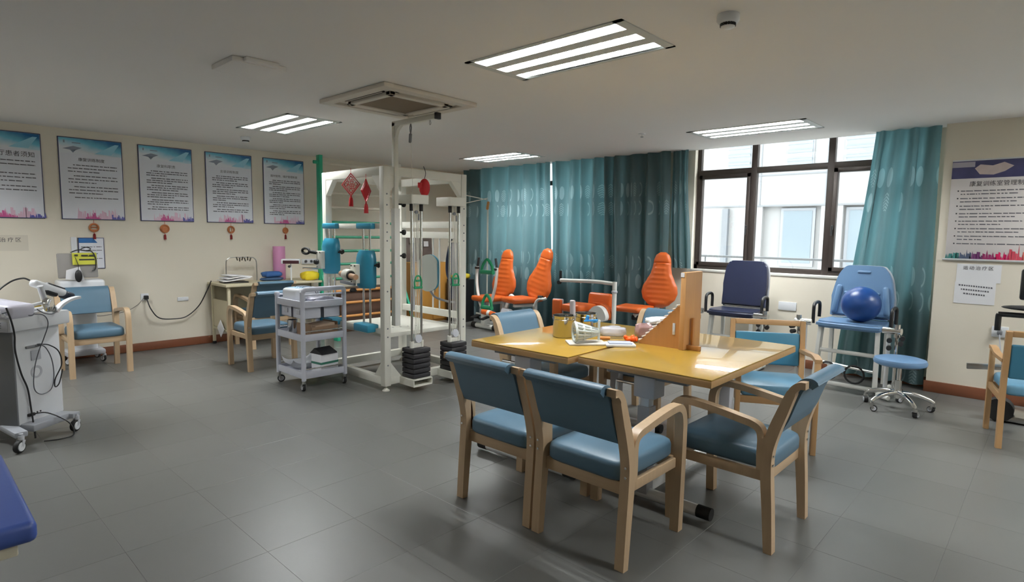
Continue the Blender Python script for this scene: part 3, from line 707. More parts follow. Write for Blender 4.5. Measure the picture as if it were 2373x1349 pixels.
# ------------------------------------------------------------------ bentwood chairs (front = local -Y, origin at floor centre)
def make_chair(label):
    t = thing('bentwood_armchair', label, 'chair', group='blue bentwood armchairs')
    rear = [(0.262, 0), (0.248, 0.2), (0.232, 0.40), (0.234, 0.50), (0.258, 0.60), (0.292, 0.70), (0.318, 0.775), (0.334, 0.812), (0.358, 0.833), (0.385, 0.836)]
    arm = [(-0.250, 0), (-0.258, 0.25), (-0.262, 0.50), (-0.258, 0.585), (-0.235, 0.635), (-0.185, 0.655), (-0.05, 0.645), (0.10, 0.622), (0.155, 0.612), (0.190, 0.592), (0.203, 0.55), (0.203, 0.47), (0.206, 0.40)]
    for s in (-1, 1):
        xa, xb = sorted((s*0.224, s*0.272))
        B().bent(rear, 0.046, xa, xb, 5, lambda q: 0.85+0.3*math.sin(math.pi*min(1, q*1.4)) if q < 0.72 else 0.72).obj('leg', M_birch, t)
        B().bent(arm, 0.034, xa, xb, 5, lambda q: 1.35-0.5*q if q < 0.4 else 1.0).obj('armrest', M_birch, t)
        for z, y in ((0.43, 0.235), (0.475, 0.236)):
            B().lathe([(0.007, 0), (0.006, 0.004), (0, 0.005)], (s*0.255, y+0.0245, z), 8, Rx(-math.pi/2)).obj('screw', M_chrome, t)
    for y, nm in ((-0.232, 'front_rail'), (0.215, 'rear_rail')):
        B().box((0, y, 0.358), (0.45, 0.028, 0.062), None, 0.004).obj(nm, M_birchx, t)
    for s in (-1, 1): B().box((s*0.235, -0.005, 0.362), (0.024, 0.44, 0.05), None, 0.004).obj('side_rail', M_birch, t)
    # seat cushion with domed top
    b = B()
    def rim(k, n, w, d):
        a = 2*math.pi*k/n; c, s_ = math.cos(a), math.sin(a); e = 0.22
        return (w*abs(c)**e*(1 if c > 0 else -1), d*abs(s_)**e*(1 if s_ > 0 else -1))
    n = 40; rings = [(0.96, 0.388), (1.0, 0.402), (1.0, 0.448), (0.975, 0.468), (0.92, 0.478), (0.6, 0.485), (0.2, 0.487)]
    vs = []; fs = []
    for sc, z in rings:
        for k in range(n):
            x, y = rim(k, n, 0.222*sc, 0.255*sc); vs.append((x, y-0.008, z))
    for i in range(len(rings)-1):
        for k in range(n): fs.append((i*n+k, i*n+(k+1) % n, (i+1)*n+(k+1) % n, (i+1)*n+k))
    fs += [tuple(range(n)), tuple((len(rings)-1)*n+k for k in range(n))]
    b.add(vs, fs); b.obj('seat', M_blue, t, angle=60)
    back = [(0.262, 0.585), (0.280, 0.635), (0.300, 0.695), (0.322, 0.76), (0.342, 0.81), (0.366, 0.838), (0.394, 0.842), (0.412, 0.826)]
    b = B().bent(back, 0.040, -0.220, 0.220, 6, lambda q: 0.6+0.5*min(1, q*5) if q < 0.93 else 0.9)
    b.obj('backrest', M_blue, t, angle=60)
    return t
chA = make_chair('blue bentwood armchair in front of the table, at the middle of the picture')
chA.location = (-1.588, 2.44, 0); chA.rotation_euler = (0, 0, R(180))
clone(chA, 'blue bentwood armchair in front of the table, left one of the touching pair', (-2.155, 2.44, 0), R(181))
clone(chA, 'blue bentwood armchair at the right end of the table, turned sideways', (-1.175, 3.05, 0), R(-90))
clone(chA, 'blue bentwood armchair at the far left end of the table, mostly hidden by it', (-2.90, 3.53, 0), R(90))
clone(chA, 'blue bentwood armchair behind the table, hidden by the stepped board', (-2.42, 4.22, 0), R(0))
clone(chA, 'blue bentwood armchair against the wall behind the white therapy cart', (-7.345, 1.45, 0), R(90))
clone(chA, 'blue bentwood armchair with its back to the grey trolley', (-6.46, 2.83, 0), R(-90))
clone(chA, 'blue bentwood armchair pushed in at the cream desk', (-7.62, 3.36, 0), R(-90))

# ------------------------------------------------------------------ square framed teal chairs
M_oak = wood('oak_frame', (180, 142, 98), 0.42); M_oakx = wood('oak_rail', (180, 142, 98), 0.42, axis=0)
def make_square(label, loc, rz):
    t = thing('square_armchair', label, 'chair', loc, rz, 'teal square framed armchairs')
    for s in (-1, 1):
        x0, x1 = sorted((s*0.235, s*0.27))
        B().bent([(0.27, 0), (0.245, 0.42), (0.262, 0.65), (0.285, 0.86)], 0.042, x0, x1, 4).obj('leg', M_oak, t)
        B().box((s*0.2525, -0.25, 0.325), (0.035, 0.045, 0.65), None, 0.004).obj('leg', M_oak, t)
        arm = cr([(s*0.2525, -0.275, 0.662), (s*0.262, -0.12, 0.668), (s*0.266, 0.05, 0.650), (s*0.2525, 0.255, 0.640)], 5)
        b = B()
        for i in range(len(arm)-1): b.beam(arm[i], arm[i+1], 0.045, 0.026)
        b.obj('armrest', M_oak, t)
        B().box((s*0.2525, 0, 0.36), (0.026, 0.48, 0.05), None, 0.003).obj('side_rail', M_oak, t)
    B().box((0, 0.284, 0.842), (0.47, 0.03, 0.042), Rx(-0.1), 0.004).obj('top_rail', M_oakx, t)
    B().box((0, -0.25, 0.36), (0.47, 0.026, 0.05), None, 0.003).obj('front_rail', M_oakx, t)
    B().box((0, 0.262, 0.64), (0.468, 0.036, 0.25), Rx(-0.1), 0.014, 3).obj('back_panel', M_teal, t)
    B().box((0, -0.02, 0.425), (0.47, 0.50, 0.085), None, 0.03, 3).obj('seat', M_teal2, t)
    return t
make_square('teal square framed armchair behind the far right table corner', (-1.50, 4.42, 0), R(28))
make_square('teal square framed armchair cut by the right picture edge', (-0.04, 5.76, 0), R(192))

# ------------------------------------------------------------------ adjustable tables
TZ = 0.785
M_foot = mat('silver_foot_paint', (240, 241, 242), 0.22, 0.15, var=0.02)
def make_table(label, x0, x1, y0, y1, rz):
    cx, cy = (x0+x1)/2, (y0+y1)/2; w, d = x1-x0, y1-y0
    t = thing('work_table', label, 'table', (cx, cy, 0), rz, 'yellow topped work tables')
    top = B().box((0, 0, TZ-0.004), (w-0.004, d-0.004, 0.008), None, 0.002).obj('table_top', M_table, t)
    B().box((0, 0, TZ-0.026), (w, d, 0.036), None, 0.004).obj('edge_band', M_edge, t)
    for s in (-1, 1):
        y = s*(d/2-0.10)
        B().cyl((-0.33, y, 0.045), (0.33, y, 0.045), 0.032, 16).obj('foot_bar', M_foot, t)
        for q in (-1, 1): B().cyl((q*0.325, y, 0.045), (q*0.40, y, 0.045), 0.034, 16).obj('end_cap', M_rubber, t)
        B().box((0, y, 0.30), (0.075, 0.075, 0.5), None, 0.004).obj('column', M_gplas, t)
        B().box((0, y, 0.61), (0.055, 0.055, 0.28), None, 0.003).obj('inner_column', M_alu, t)
        B().box((0, y, 0.725), (0.50, 0.06, 0.03), None, 0.003).obj('bracket', M_dgrey, t)
        B().box((0, y-s*0.02, 0.66), (0.13, 0.12, 0.12), None, 0.006).obj('gear_box', M_gplas, t)
    B().cyl((-0.20, -d/2+0.10, 0.66), (-0.04, -d/2+0.10, 0.66), 0.010, 10).cyl((-0.20, -d/2+0.10, 0.66), (-0.20, -d/2+0.10, 0.56), 0.008, 10).obj('crank', M_chrome, t)
    B().box((0, 0, 0.075), (0.055, d-0.24, 0.06), None, 0.004).obj('cross_bar', M_foot, t)
    return t
make_table('left yellow topped table carrying the steel pots', -2.885, -2.088, 2.68, 4.02, R(2.2))
make_table('right yellow topped table carrying the tall stepped board', -2.055, -1.235, 2.775, 4.105, R(0.8))

# ------------------------------------------------------------------ things on the tables
M_pot = mat('polished_pot_steel', (178, 178, 178), 0.12, 1.0, var=0.04)
def pot(label, x, y, r, h):
    t = thing('steel_pot', label, 'pot', (x, y, TZ), 0, 'steel canisters on the table')
    B().lathe([(0, 0.002), (r-0.006, 0.0), (r, 0.008), (r, h-0.010), (r+0.004, h-0.004), (r+0.002, h), (r-0.003, h-0.002), (r-0.005, h-0.02), (r-0.005, 0.012), (0, 0.010)], n=32).obj('body', M_pot, t)
    B().lathe([(r+0.001, h*0.80), (r+0.003, h*0.815), (r+0.001, h*0.83)], n=32).obj('bead', M_pot, t)
    return t
pot('open steel pot nearest the left table end', -2.512, 3.225, 0.075, 0.155)
pot('steel pot partly hidden behind the perforated cone', -2.50, 3.47, 0.075, 0.150)
cn = thing('finger_trainer', 'perforated pale cone hand trainer on a flat board', 'hand trainer', (-2.25, 3.13, TZ), R(-42))
B().box((0, 0, 0.006), (0.16, 0.25, 0.012), None, 0.004).obj('base_board', mat('pale_board', (206, 200, 190), 0.5), cn)
M_cone = mat('pale_mint_plastic', (200, 208, 204), 0.45)
b = B(); cone = lambda a, v: ((0.022+0.06*v)*math.cos(a), 0.075-0.15*v, 0.078+0.062*(0.3+0.7*v)*math.sin(a))
for k in range(14):
    a = 2*math.pi*k/14
    b.tube([cone(a+0.35*v, v) for v in [i/6 for i in range(7)]], 0.0085, 6)
for v in (0, 0.33, 0.66, 1.0): b.tube([cone(2*math.pi*k/18, v) for k in range(18)], 0.009, 6, True)
b.obj('cone_mesh', M_cone, cn)
B().box((-0.06, 0.10, 0.075), (0.03, 0.012, 0.15), None, 0.003).obj('upright', M_cone, cn)
clip = thing('blue_clip', 'small bright blue clip resting on the perforated cone', 'clip', (-2.235, 3.16, TZ+0.14))
b = B(); b.box((0, 0, 0.012), (0.10, 0.03, 0.012), Ry(-0.15), 0.004).box((-0.03, 0, 0.022), (0.02, 0.02, 0.045), Ry(0.3), 0.004).box((0.03, 0.005, 0.012), (0.02, 0.035, 0.02), None, 0.004)
b.obj('clip_body', mat('bright_blue_plastic', (50, 140, 206), 0.4), clip)
M_bag = mat('clear_plastic_film', (214, 216, 224), 0.18, alpha=0.62, var=0.1, scale=18, bump=0.9, bscale=30)
def bag(name, label, loc, dims, rz, m, seed, grp=None, seg=(22, 12)):
    rr = random.Random(seed); ph = [rr.uniform(0, 6.28) for _ in range(6)]
    b = B().ball((0, 0, 0), 1.0, *seg)
    for v in b.bm.verts:
        c = v.co; w = 1+0.10*math.sin(5*c.x+ph[0])*math.sin(4*c.y+ph[1])+0.06*math.sin(9*c.y+6*c.z+ph[2])
        e = 0.62
        c = Vector([abs(q)**e*(1 if q > 0 else -1) for q in c])*w
        v.co = Vector((c.x*dims[0]/2.1, c.y*dims[1]/2.1, max(0.0015, (c.z+1)*dims[2]/2.1)))
    o = b.obj(name, m, None, loc, rz, 70); return tag(o, label, 'bag' if 'bag' in name else 'packet', grp)
bag('plastic_bag', 'clear plastic bag of grey pieces behind the perforated cone', (-2.30, 3.52, TZ), (0.19, 0.11, 0.07), R(35), M_bag, 1)
bag('parts_bag', 'pinkish clear bag of brown pieces in front of the white packets', (-2.09, 3.60, TZ), (0.13, 0.11, 0.11), R(40), mat('pinkish_film', (176, 142, 138), 0.2, alpha=0.8, var=0.35, scale=20), 2)
bag('gauze_packet', 'lower white folded packet beside the stepped board', (-2.07, 3.80, TZ), (0.23, 0.17, 0.085), R(35), mat('white_cloth', (218, 222, 224), 0.8, var=0.04, bump=0.4, bscale=40), 3, 'white packets')
bag('gauze_packet', 'upper white folded packet lying on top of the other packet', (-2.08, 3.81, TZ+0.081), (0.23, 0.17, 0.05), R(42), MATS['white_cloth'], 4, 'white packets')
box = thing('plastic_box', 'flat clear plastic box with white lining at the table middle', 'box', (-2.055, 3.235, TZ), R(42))
B().box((0, 0, 0.008), (0.19, 0.12, 0.016), None, 0.004).obj('tray', M_wplas, box)
B().box((0, 0, 0.019), (0.15, 0.085, 0.010), None, 0.003).obj('lining', mat('grey_lining', (170, 176, 190), 0.6), box)
hm = thing('rubber_hammer', 'small hammer with wooden grip beside the orange toy', 'hammer', (-2.215, 3.36, TZ), R(40))
B().cyl((-0.07, 0, 0.013), (0.0, 0, 0.013), 0.013, 12, 0.011).obj('grip', wood('hammer_wood', (186, 122, 60), 0.5, axis=0), hm)
B().cyl((0.0, 0, 0.013), (0.09, 0, 0.013), 0.004, 8).obj('shaft', M_steel, hm)
og = thing('orange_toy', 'bright orange knobbly plastic toy on the table', 'toy', (-2.085, 3.415, TZ))
b = B(); rr = random.Random(4)
for k in range(8): b.ball((0.042*math.cos(k*0.8), 0.028*math.sin(k*0.8), 0.018+0.006*(k % 3)), rr.uniform(0.012, 0.018), 10, 6)
b.ball((0, 0, 0.018), (0.05, 0.034, 0.018), 14, 8); b.obj('toy_body', mat('bright_orange_plastic', (240, 92, 20), 0.35), og)
# stepped (climbing) board
sb_ = thing('step_board', 'brown triangular stepped hand exercise board with tall upright', 'exercise board', (-1.735, 3.505, TZ), R(1))
n = 11; L_, Hh = 0.285, 0.275; pts = [(0.0, 0.0), (-L_, 0.0)]
for k in range(n):
    a = (-L_+L_*(k)/n, Hh*k/n); pts.append((a[0], a[1]+0.012)); pts.append((-L_+L_*(k+1)/n-0.008, Hh*(k+0.4)/n+0.014))
pts.append((0.0, Hh))
for s, yy in ((0, -0.085), (1, 0.085)):
    B().prism(pts, yy-0.008, yy+0.008).obj('side_board', M_brown, sb_)
for k in range(n):
    x, z = -L_+L_*(k+0.5)/n-0.006, Hh*(k+0.5)/n+0.014
    B().cyl((x, -0.105, z), (x, 0.105, z), 0.0055, 8).obj('peg', mat('white_peg', (226, 222, 212), 0.5), sb_)
B().box((0.028, 0, 0.245), (0.034, 0.235, 0.49), None, 0.003).obj('upright_board', wood('pale_brown_board', (196, 148, 96), 0.4), sb_)
B().box((0.062, -0.03, 0.10), (0.016, 0.025, 0.20), None, 0.002).box((0.085, -0.06, 0.015), (0.09, 0.03, 0.03), None, 0.003).obj('support', M_brown, sb_)
B().box((-0.035, -0.0945, 0.125), (0.018, 0.003, 0.075), None, 0.001).obj('name_plate', M_alu, sb_)
B().box((0.022, -0.1185, 0.475), (0.024, 0.002, 0.028)).obj('sticker', M_paper, sb_)
# ------------------------------------------------------------------ casters
def caster(parent, x, y, r=0.04, z0=0.10, rz=0.0, white=False, wid=0.026):
    """fork (part) with wheel (sub-part), touching the floor"""
    q = Rz(rz)
    def P(a, b_, c): v = q @ Vector((a, b_, c)); return (x+v.x, y+v.y, v.z)
    f = B().cyl((x, y, z0-0.02), (x, y, z0), 0.012, 10)
    f.cyl((x, y, r*2.0), (x, y, z0-0.015), 0.018, 10)
    for s in (-1, 1): f.beam(P(s*(wid/2+0.004), 0, r*2.0), P(s*(wid/2+0.004), 0.02, r*0.9), 0.005, 0.022)
    fo = f.obj('caster', M_gplas if white else M_steel, parent)
    c = P(0, 0.02, r)
    w = B(); prof = [(r*0.55, -wid/2), (r*0.92, -wid/2), (r, -wid*0.3), (r, wid*0.3), (r*0.92, wid/2), (r*0.55, wid/2)]
    w.lathe(prof, c, 20, q @ Ry(R(90))); w.obj('wheel', M_rubber, fo)
    for s in (-1, 1):
        h = B(); h.lathe([(r*0.72, 0), (r*0.66, 0.004), (0, 0.007)], P(s*wid/2, 0.02, r), 16, q @ Ry(R(90)*s)); h.obj('hub_cap', M_wplas if white else M_gplas, fo)
    return fo

# ------------------------------------------------------------------ white therapy cart at left
TC = thing('therapy_cart', 'white therapy cart with cables and grey legs at the left edge', 'medical cart', (-5.16, 0.56, 0), R(126.9))
B().bb((0, 0, 0.13), (0.36, 0.50, 0.80), 0.012).obj('body', M_wplas, TC)
B().bb((-0.012, -0.004, 0.13), (0.0, 0.49, 0.80), 0.003).obj('side_panel', M_dgrey, TC)
B().bb((-0.07, -0.055, 0.795), (0.40, 0.54, 0.895), 0.012).obj('top_tray', M_wplas, TC)
B().bb((-0.074, -0.04, 0.80), (-0.068, 0.5, 0.87), 0.002).obj('control_strip', M_gplas, TC)
for z_ in (0.825, 0.84, 0.855): B().bb((-0.076, 0.005, z_), (-0.073, 0.055, z_+0.006)).obj('logo_bar', M_dgrey, TC)
for p0, p1 in (((-0.16, -0.13, 0.12), (0.36, -0.13, 0.12)),):
    pass
M_leg = mat('cool_grey_plastic', (158, 161, 167), 0.45)
b = B(); b.box((0.16, 0.15, 0.115), (0.30, 0.5, 0.05), None, 0.01); b.obj('base_plate', M_leg, TC)
for s in (0, 1):
    xx = 0.0 if s == 0 else 0.36
    B().beam((0.04 if s == 0 else 0.30, 0.16, 0.115), (-0.11 if s == 0 else 0.33, -0.13, 0.115), 0.075, 0.04, 0.01).obj('leg', M_leg, TC)
    caster(TC, -0.115 if s == 0 else 0.325, -0.13, 0.042, 0.125, R(100), True, 0.03)
    B().beam((0.04 if s == 0 else 0.30, 0.30, 0.115), (-0.11 if s == 0 else 0.40, 0.58, 0.115), 0.075, 0.04, 0.01).obj('leg', M_leg, TC)
    caster(TC, -0.115 if s == 0 else 0.41, 0.58, 0.042, 0.125, R(100), True, 0.03)
sd = B().box((0.155, -0.002, 0.60), (0.075, 0.012, 0.07), None, 0.004).obj('socket_panel', M_gplas, TC)
B().lathe([(0.045, -0.004), (0.045, 0.002), (0.03, 0.002), (0.028, -0.001), (0, -0.001)], (0.155, 0.0, 0.48), 24, Rx(R(90))).obj('round_vent', M_gplas, TC)
B().box((0.13, -0.006, 0.665), (0.10, 0.012, 0.018), None, 0.003).box((0.175, -0.02, 0.67), (0.025, 0.03, 0.016), None, 0.003).obj('port_strip', M_dgrey, TC)
for x_ in (0.14, 0.165): B().lathe([(0.006, 0), (0.005, 0.004), (0, 0.004)], (x_, 0.0, 0.19), 10, Rx(R(90))).obj('port', M_black, TC)
def cable(label, pts, r, m, parent=None, k=8):
    o = B().tube(cr(pts, k), r, 7).obj('cable', m, parent)
    if parent is None: tag(o, label, 'cable')
    return o
cable('', [(-0.10, -0.07, 0.97), (-0.085, -0.085, 0.88), (-0.06, -0.075, 0.78), (-0.02, -0.03, 0.66), (0.02, -0.02, 0.50), (0.06, -0.02, 0.38), (0.075, -0.02, 0.24), (0.06, -0.05, 0.10), (0.055, -0.06, 0.03)], 0.0055, M_cord, TC)
cable('', [(0.19, -0.02, 0.67), (0.24, -0.03, 0.655), (0.30, -0.04, 0.60), (0.32, -0.04, 0.50), (0.27, -0.03, 0.40), (0.275, -0.02, 0.34), (0.30, -0.03, 0.36), (0.325, -0.04, 0.46)], 0.0042, M_cord, TC)
M_gcab = mat('grey_cable2', (96, 98, 104), 0.5)
cable('', [(0.10, -0.03, 0.90), (0.17, -0.065, 0.885), (0.20, -0.07, 0.82), (0.17, -0.06, 0.72), (0.15, -0.03, 0.62), (0.12, -0.02, 0.50), (0.11, -0.02, 0.37), (0.16, -0.02, 0.315), (0.24, -0.02, 0.33), (0.27, -0.02, 0.42), (0.26, -0.02, 0.55), (0.21, -0.02, 0.65), (0.14, -0.02, 0.67)], 0.0035, M_gcab, TC)
cable('', [(0.09, -0.015, 0.19), (0.16, -0.06, 0.18), (0.22, -0.16, 0.10), (0.20, -0.22, 0.02), (0.12, -0.20, 0.01), (0.06, -0.12, 0.01)], 0.0045, M_cord, TC)
B().box((0.085, -0.01, 0.188), (0.05, 0.02, 0.022), None, 0.005).obj('plug', M_black, TC)
# upper deck: screen arm pieces, probes, bottle
B().box((0.02, 0.10, 0.945), (0.20, 0.34, 0.10), Rx(0.12), 0.03, 3).obj('console', mat('lilac_white_plastic', (206, 204, 216), 0.4), TC)
b = B().tube([(-0.09, -0.03, 0.915), (0.20, -0.03, 0.93)], 0.012, 10).tube([(-0.09, -0.05, 0.905), (0.18, -0.05, 0.912)], 0.008, 10).tube([(-0.09, 0.0, 0.93), (0.26, 0.0, 0.965)], 0.012, 10)
b.obj('holder_rail', M_wplas, TC)
B().cyl((0.27, 0.00, 0.91), (0.215, -0.01, 1.085), 0.020, 16).obj('probe_post', M_alu, TC)
B().lathe([(0.0, 0.0), (0.024, 0.0), (0.026, 0.02), (0.024, 0.04), (0.0, 0.04)], (0.235, -0.02, 0.955), 16, Ry(0.6)).lathe([(0.0, 0.0), (0.03, 0.0), (0.03, 0.03), (0.0, 0.03)], (0.28, -0.01, 0.90), 16).obj('clamp', M_chrome, TC)
B().lathe([(0.035, 0), (0.04, 0.01), (0.04, 0.05), (0.03, 0.06), (0, 0.06)], (0.20, 0.03, 0.895), 18).obj('gel_cup', mat('yellow_gel', (226, 196, 96), 0.4), TC)
b = B().bent([(0.0, 0.0), (0.05, 0.045), (0.12, 0.075), (0.19, 0.085)], 0.018, -0.022, 0.022, 5)
o = b.obj('curved_arm', M_wplas, TC, (0.285, -0.05, 0.895), R(-95))
cable('', [(0.14, -0.05, 0.93), (0.17, -0.07, 0.90), (0.23, -0.075, 0.885), (0.28, -0.06, 0.90), (0.30, -0.03, 0.94)], 0.004, M_gcab, TC)
cable('', [(-0.10, -0.04, 0.93), (0.0, -0.055, 0.955), (0.09, -0.055, 0.945), (0.10, -0.06, 0.90), (0.06, -0.06, 0.90), (0.07, -0.06, 0.93)], 0.005, M_gcab, TC)
hp = thing('ultrasound_handpiece', 'black and white handpiece lying across the therapy cart top', 'handpiece', (-5.57, 0.82, 1.015), R(126.9))
def hpm(a): return Ry(0.38)
Q_ = Ry(0.36) @ Rz(0.05)
B().box(Q_ @ Vector((0.0, 0, 0.03)), (0.30, 0.065, 0.055), Q_, 0.022, 3).obj('shell', M_wplas, hp)
B().box(Q_ @ Vector((0.05, 0, 0.055)), (0.17, 0.045, 0.025), Q_, 0.010, 2).obj('grip', M_black, hp)
B().box(Q_ @ Vector((0.18, 0, 0.02)), (0.10, 0.075, 0.06), Q_, 0.022, 3).obj('head', mat('navy_black_plastic', (28, 36, 52), 0.4), hp)
B().box(Q_ @ Vector((0.02, 0.0, 0.0)), (0.12, 0.05, 0.04), Q_, 0.014, 2).obj('lower_grip', M_black, hp)
cable('', [(-0.14, 0, 0.10), (-0.22, -0.03, 0.12), (-0.32, -0.03, 0.10), (-0.42, -0.02, 0.02), (-0.43, -0.03, -0.09)], 0.006, M_cord, hp)

# ------------------------------------------------------------------ second device behind the chair
D2 = thing('screen_device', 'white pedestal device with tilted grey screen behind the wall chair', 'medical device', (-7.97, 1.46, 0), R(90))
B().box((0, 0, 0.36), (0.26, 0.20, 0.52), None, 0.02).obj('pedestal', M_wplas, D2)
B().box((0, -0.03, 0.12), (0.36, 0.30, 0.06), None, 0.02).obj('base', M_gplas, D2)
for sx, sy in ((-0.15, -0.14), (0.17, -0.14), (-0.15, 0.12), (0.17, 0.12)): caster(D2, sx, sy, 0.035, 0.10, R(30), True, 0.024)
B().box((0, -0.03, 0.80), (0.42, 0.26, 0.26), None, 0.03, 3).obj('head_unit', M_wplas, D2)
sc = B().box((-0.03, -0.135, 1.09), (0.36, 0.03, 0.27), Rx(-0.12), 0.012).obj('screen_housing', mat('warm_grey_plastic', (150, 146, 142), 0.4), D2)
b = B().box((0.03, -0.162, 1.165), (0.22, 0.004, 0.13), Rx(-0.12)); b.obj('yellow_label', mat('yellow_label', (206, 206, 70), 0.5), sc)
b = B()
for k, (x0, x1, z) in enumerate(((0.0, 0.06, 1.20), (0.07, 0.12, 1.20), (-0.02, 0.12, 1.155), (-0.06, -0.03, 1.205))): b.box(((x0+x1)/2, -0.171+0.12*(1.2-z), z), (x1-x0, 0.003, 0.016), Rx(-0.12))
b.obj('label_text', M_ink, sc)
pp = B().prism([(-0.15, 0.945), (0.02, 0.93), (-0.02, 1.08), (-0.14, 1.045)], -0.005, -0.004).obj('loose_paper', M_paper, D2, (0, -0.165, 0))
b = B().tube(cr([(-0.08, -0.15, 1.24), (-0.02, -0.16, 1.262), (0.05, -0.16, 1.25), (0.10, -0.165, 1.24), (0.13, -0.17, 1.16), (0.12, -0.175, 1.05), (0.09, -0.175, 1.03)], 6), 0.006, 6)
b.tube(cr([(0.0, -0.16, 1.27), (0.05, -0.165, 1.29), (0.09, -0.165, 1.27), (0.05, -0.16, 1.25)], 5), 0.005, 6); b.obj('cable', M_cord, D2)
ms = thing('hanging_mouse', 'black computer mouse hanging in front of the tilted screen', 'mouse', (-7.765, 1.42, 1.04), R(90))
B().ball((0, 0, -0.06), (0.034, 0.018, 0.068), 16, 10).obj('mouse_body', M_black, ms)
B().tube(cr([(0, 0.0, 0.0), (0.005, 0.02, 0.06), (-0.02, 0.05, 0.16), (-0.05, 0.06, 0.20)], 5), 0.003, 6).obj('cable', M_cord, ms)

# ------------------------------------------------------------------ treatment bed corner, bottom left
bd_ = thing('treatment_bed', 'blue vinyl treatment bed corner with cream frame at bottom left', 'bed', (-2.935, -0.60, 0))
M_bedb = mat('royal_blue_vinyl', (62, 86, 156), 0.35, var=0.1, scale=2.5, bump=0.3, bscale=14)
B().box((0, 0, 0.465), (0.90, 1.80, 0.075), None, 0.022, 3).obj('mattress', M_bedb, bd_)
M_creamf = mat('cream_enamel', (222, 214, 190), 0.45)
B().box((0, 0, 0.40), (0.80, 1.70, 0.05), None, 0.006).obj('frame', M_creamf, bd_)
for sx in (-1, 1):
    for sy in (-1, 1): B().box((sx*0.33, sy*0.72, 0.19), (0.045, 0.045, 0.38), None, 0.004).obj('leg', M_creamf, bd_)

# ------------------------------------------------------------------ cream desk with things
DK = thing('cream_desk', 'cream metal desk against the wall below the fourth notice', 'desk', (-7.86, 3.62, 0), R(90))
M_desk = mat('cream_desk_paint', (206, 196, 166), 0.5)
B().box((0, 0, 0.80), (1.50, 0.62, 0.03), None, 0.005).obj('top', M_desk, DK)
for sx in (-0.70, 0.70):
    for sy in (-0.26, 0.26):
        lg = B().box((sx, sy, 0.405), (0.035, 0.035, 0.76), None, 0.004).obj('leg', M_desk, DK)
        B().box((sx, sy, 0.0175), (0.04, 0.04, 0.035), None, 0.004).obj('foot', M_rubber, lg)
B().box((-0.70, 0, 0.42), (0.014, 0.48, 0.36), None, 0.002).obj('end_panel', M_desk, DK)
B().box((0, 0.28, 0.55), (1.4, 0.012, 0.46)).obj('back_panel', M_desk, DK)
B().box((-0.70, 0.0, 0.22), (0.03, 0.50, 0.03), None, 0.003).obj('side_rail', M_desk, DK)
pw = B().box((0, 0, 0), (0.006, 0.16, 0.16), Rx(R(45)), 0.002).obj('paper_diamond', M_paper); pw.location = (-7.80, 2.885, 0.24); pw.rotation_euler = (0, 0, R(90))
tag(pw, 'white diamond of paper hanging from the desk side', 'paper')
hr = thing('hose_stand', 'thin metal rack with clips standing on the cream desk', 'rack', (-8.02, 3.26, 0.815), R(90))
B().tube(cr([(-0.2, 0, 0), (-0.2, 0, 0.24), (-0.18, 0, 0.30), (-0.12, 0, 0.32), (0.12, 0, 0.32), (0.18, 0, 0.30), (0.2, 0, 0.24), (0.2, 0, 0)], 6), 0.007, 8).obj('rail', M_steel, hr)
for k in range(6):
    x = -0.06+k*0.035
    B().box((x, -0.008, 0.305-0.012*(k % 2)), (0.014, 0.02, 0.05), Ry(0.3*(k % 3-1)), 0.004).obj('clip', mat('olive_clip', (64, 58, 44), 0.5), hr)
pl = thing('paper_pile', 'curled pile of white papers on the cream desk', 'papers', (-7.88, 3.10, 0.815), R(84))
for k in range(3):
    b = B().box((0, 0, 0), (0.34-0.03*k, 0.27, 0.014), None, 0.003)
    bmesh.ops.subdivide_edges(b.bm, edges=[e for e in b.bm.edges if abs(e.verts[0].co.x-e.verts[1].co.x) > 0.1], cuts=9)
    for v in b.bm.verts: v.co.z += 0.018*math.sin(9*v.co.x+1.1*k)+0.05*max(0, abs(v.co.x)-0.10)
    b.obj('sheet', M_paper, pl, (0.02*k, 0.01*k, 0.045+0.017*k), 0.12*k, 60)
B().box((0, 0.0, 0.009), (0.3, 0.24, 0.018), None, 0.004).obj('folder', M_black, pl)
cl = bag('blue_cloth_bag', 'crumpled blue cloth lying on the cream desk', (-7.93, 3.63, 0.860), (0.26, 0.18, 0.085), R(80), mat('blue_cloth', (50, 92, 150), 0.8, var=0.25, scale=9, bump=0.6, bscale=25), 12)
cl['category'] = 'cloth'
tw = bag('navy_cloth_bag', 'dark blue folded towel under the crumpled cloth on the desk', (-7.92, 3.62, 0.816), (0.20, 0.30, 0.045), R(0), mat('slate_blue_cloth', (58, 84, 118), 0.8, bump=0.5, bscale=30), 13)
tw['category'] = 'towel'
pk = thing('foam_roll', 'pink foam roll standing upright on the desk by the wall', 'foam roll', (-8.06, 3.80, 0.815))
B().lathe([(0.0, 0.0), (0.08, 0.0), (0.082, 0.01), (0.082, 0.46), (0.08, 0.465), (0.03, 0.465), (0.028, 0.44), (0, 0.44)], n=28).obj('roll', mat('pink_foam', (206, 142, 182), 0.7), pk)
lb = thing('lamp_box', 'small white box with dark front on a stand at the desk end', 'device', (-7.68, 3.785, 0.815), R(52))
B().cyl((0, 0, 0), (0, 0, 0.25), 0.010, 10).obj('stand', M_wplas, lb)
B().box((0, 0, 0.27), (0.24, 0.10, 0.065), None, 0.010).obj('case', M_wplas, lb)
B().box((0.01, -0.052, 0.262), (0.21, 0.006, 0.045), None, 0.002).obj('front', mat('maroon_front', (70, 34, 40), 0.4), lb)
B().lathe([(0, 0), (0.018, 0), (0.016, 0.02), (0, 0.022)], (-0.02, -0.01, 0.20), 12, Rx(R(90))).obj('knob', M_rubber, lb)
yb = bag('yellow_toy_packet', 'yellow and red soft toy packet at the desk end', (-7.68, 4.06, 0.816), (0.24, 0.16, 0.13), R(80), M_yellow, 15)
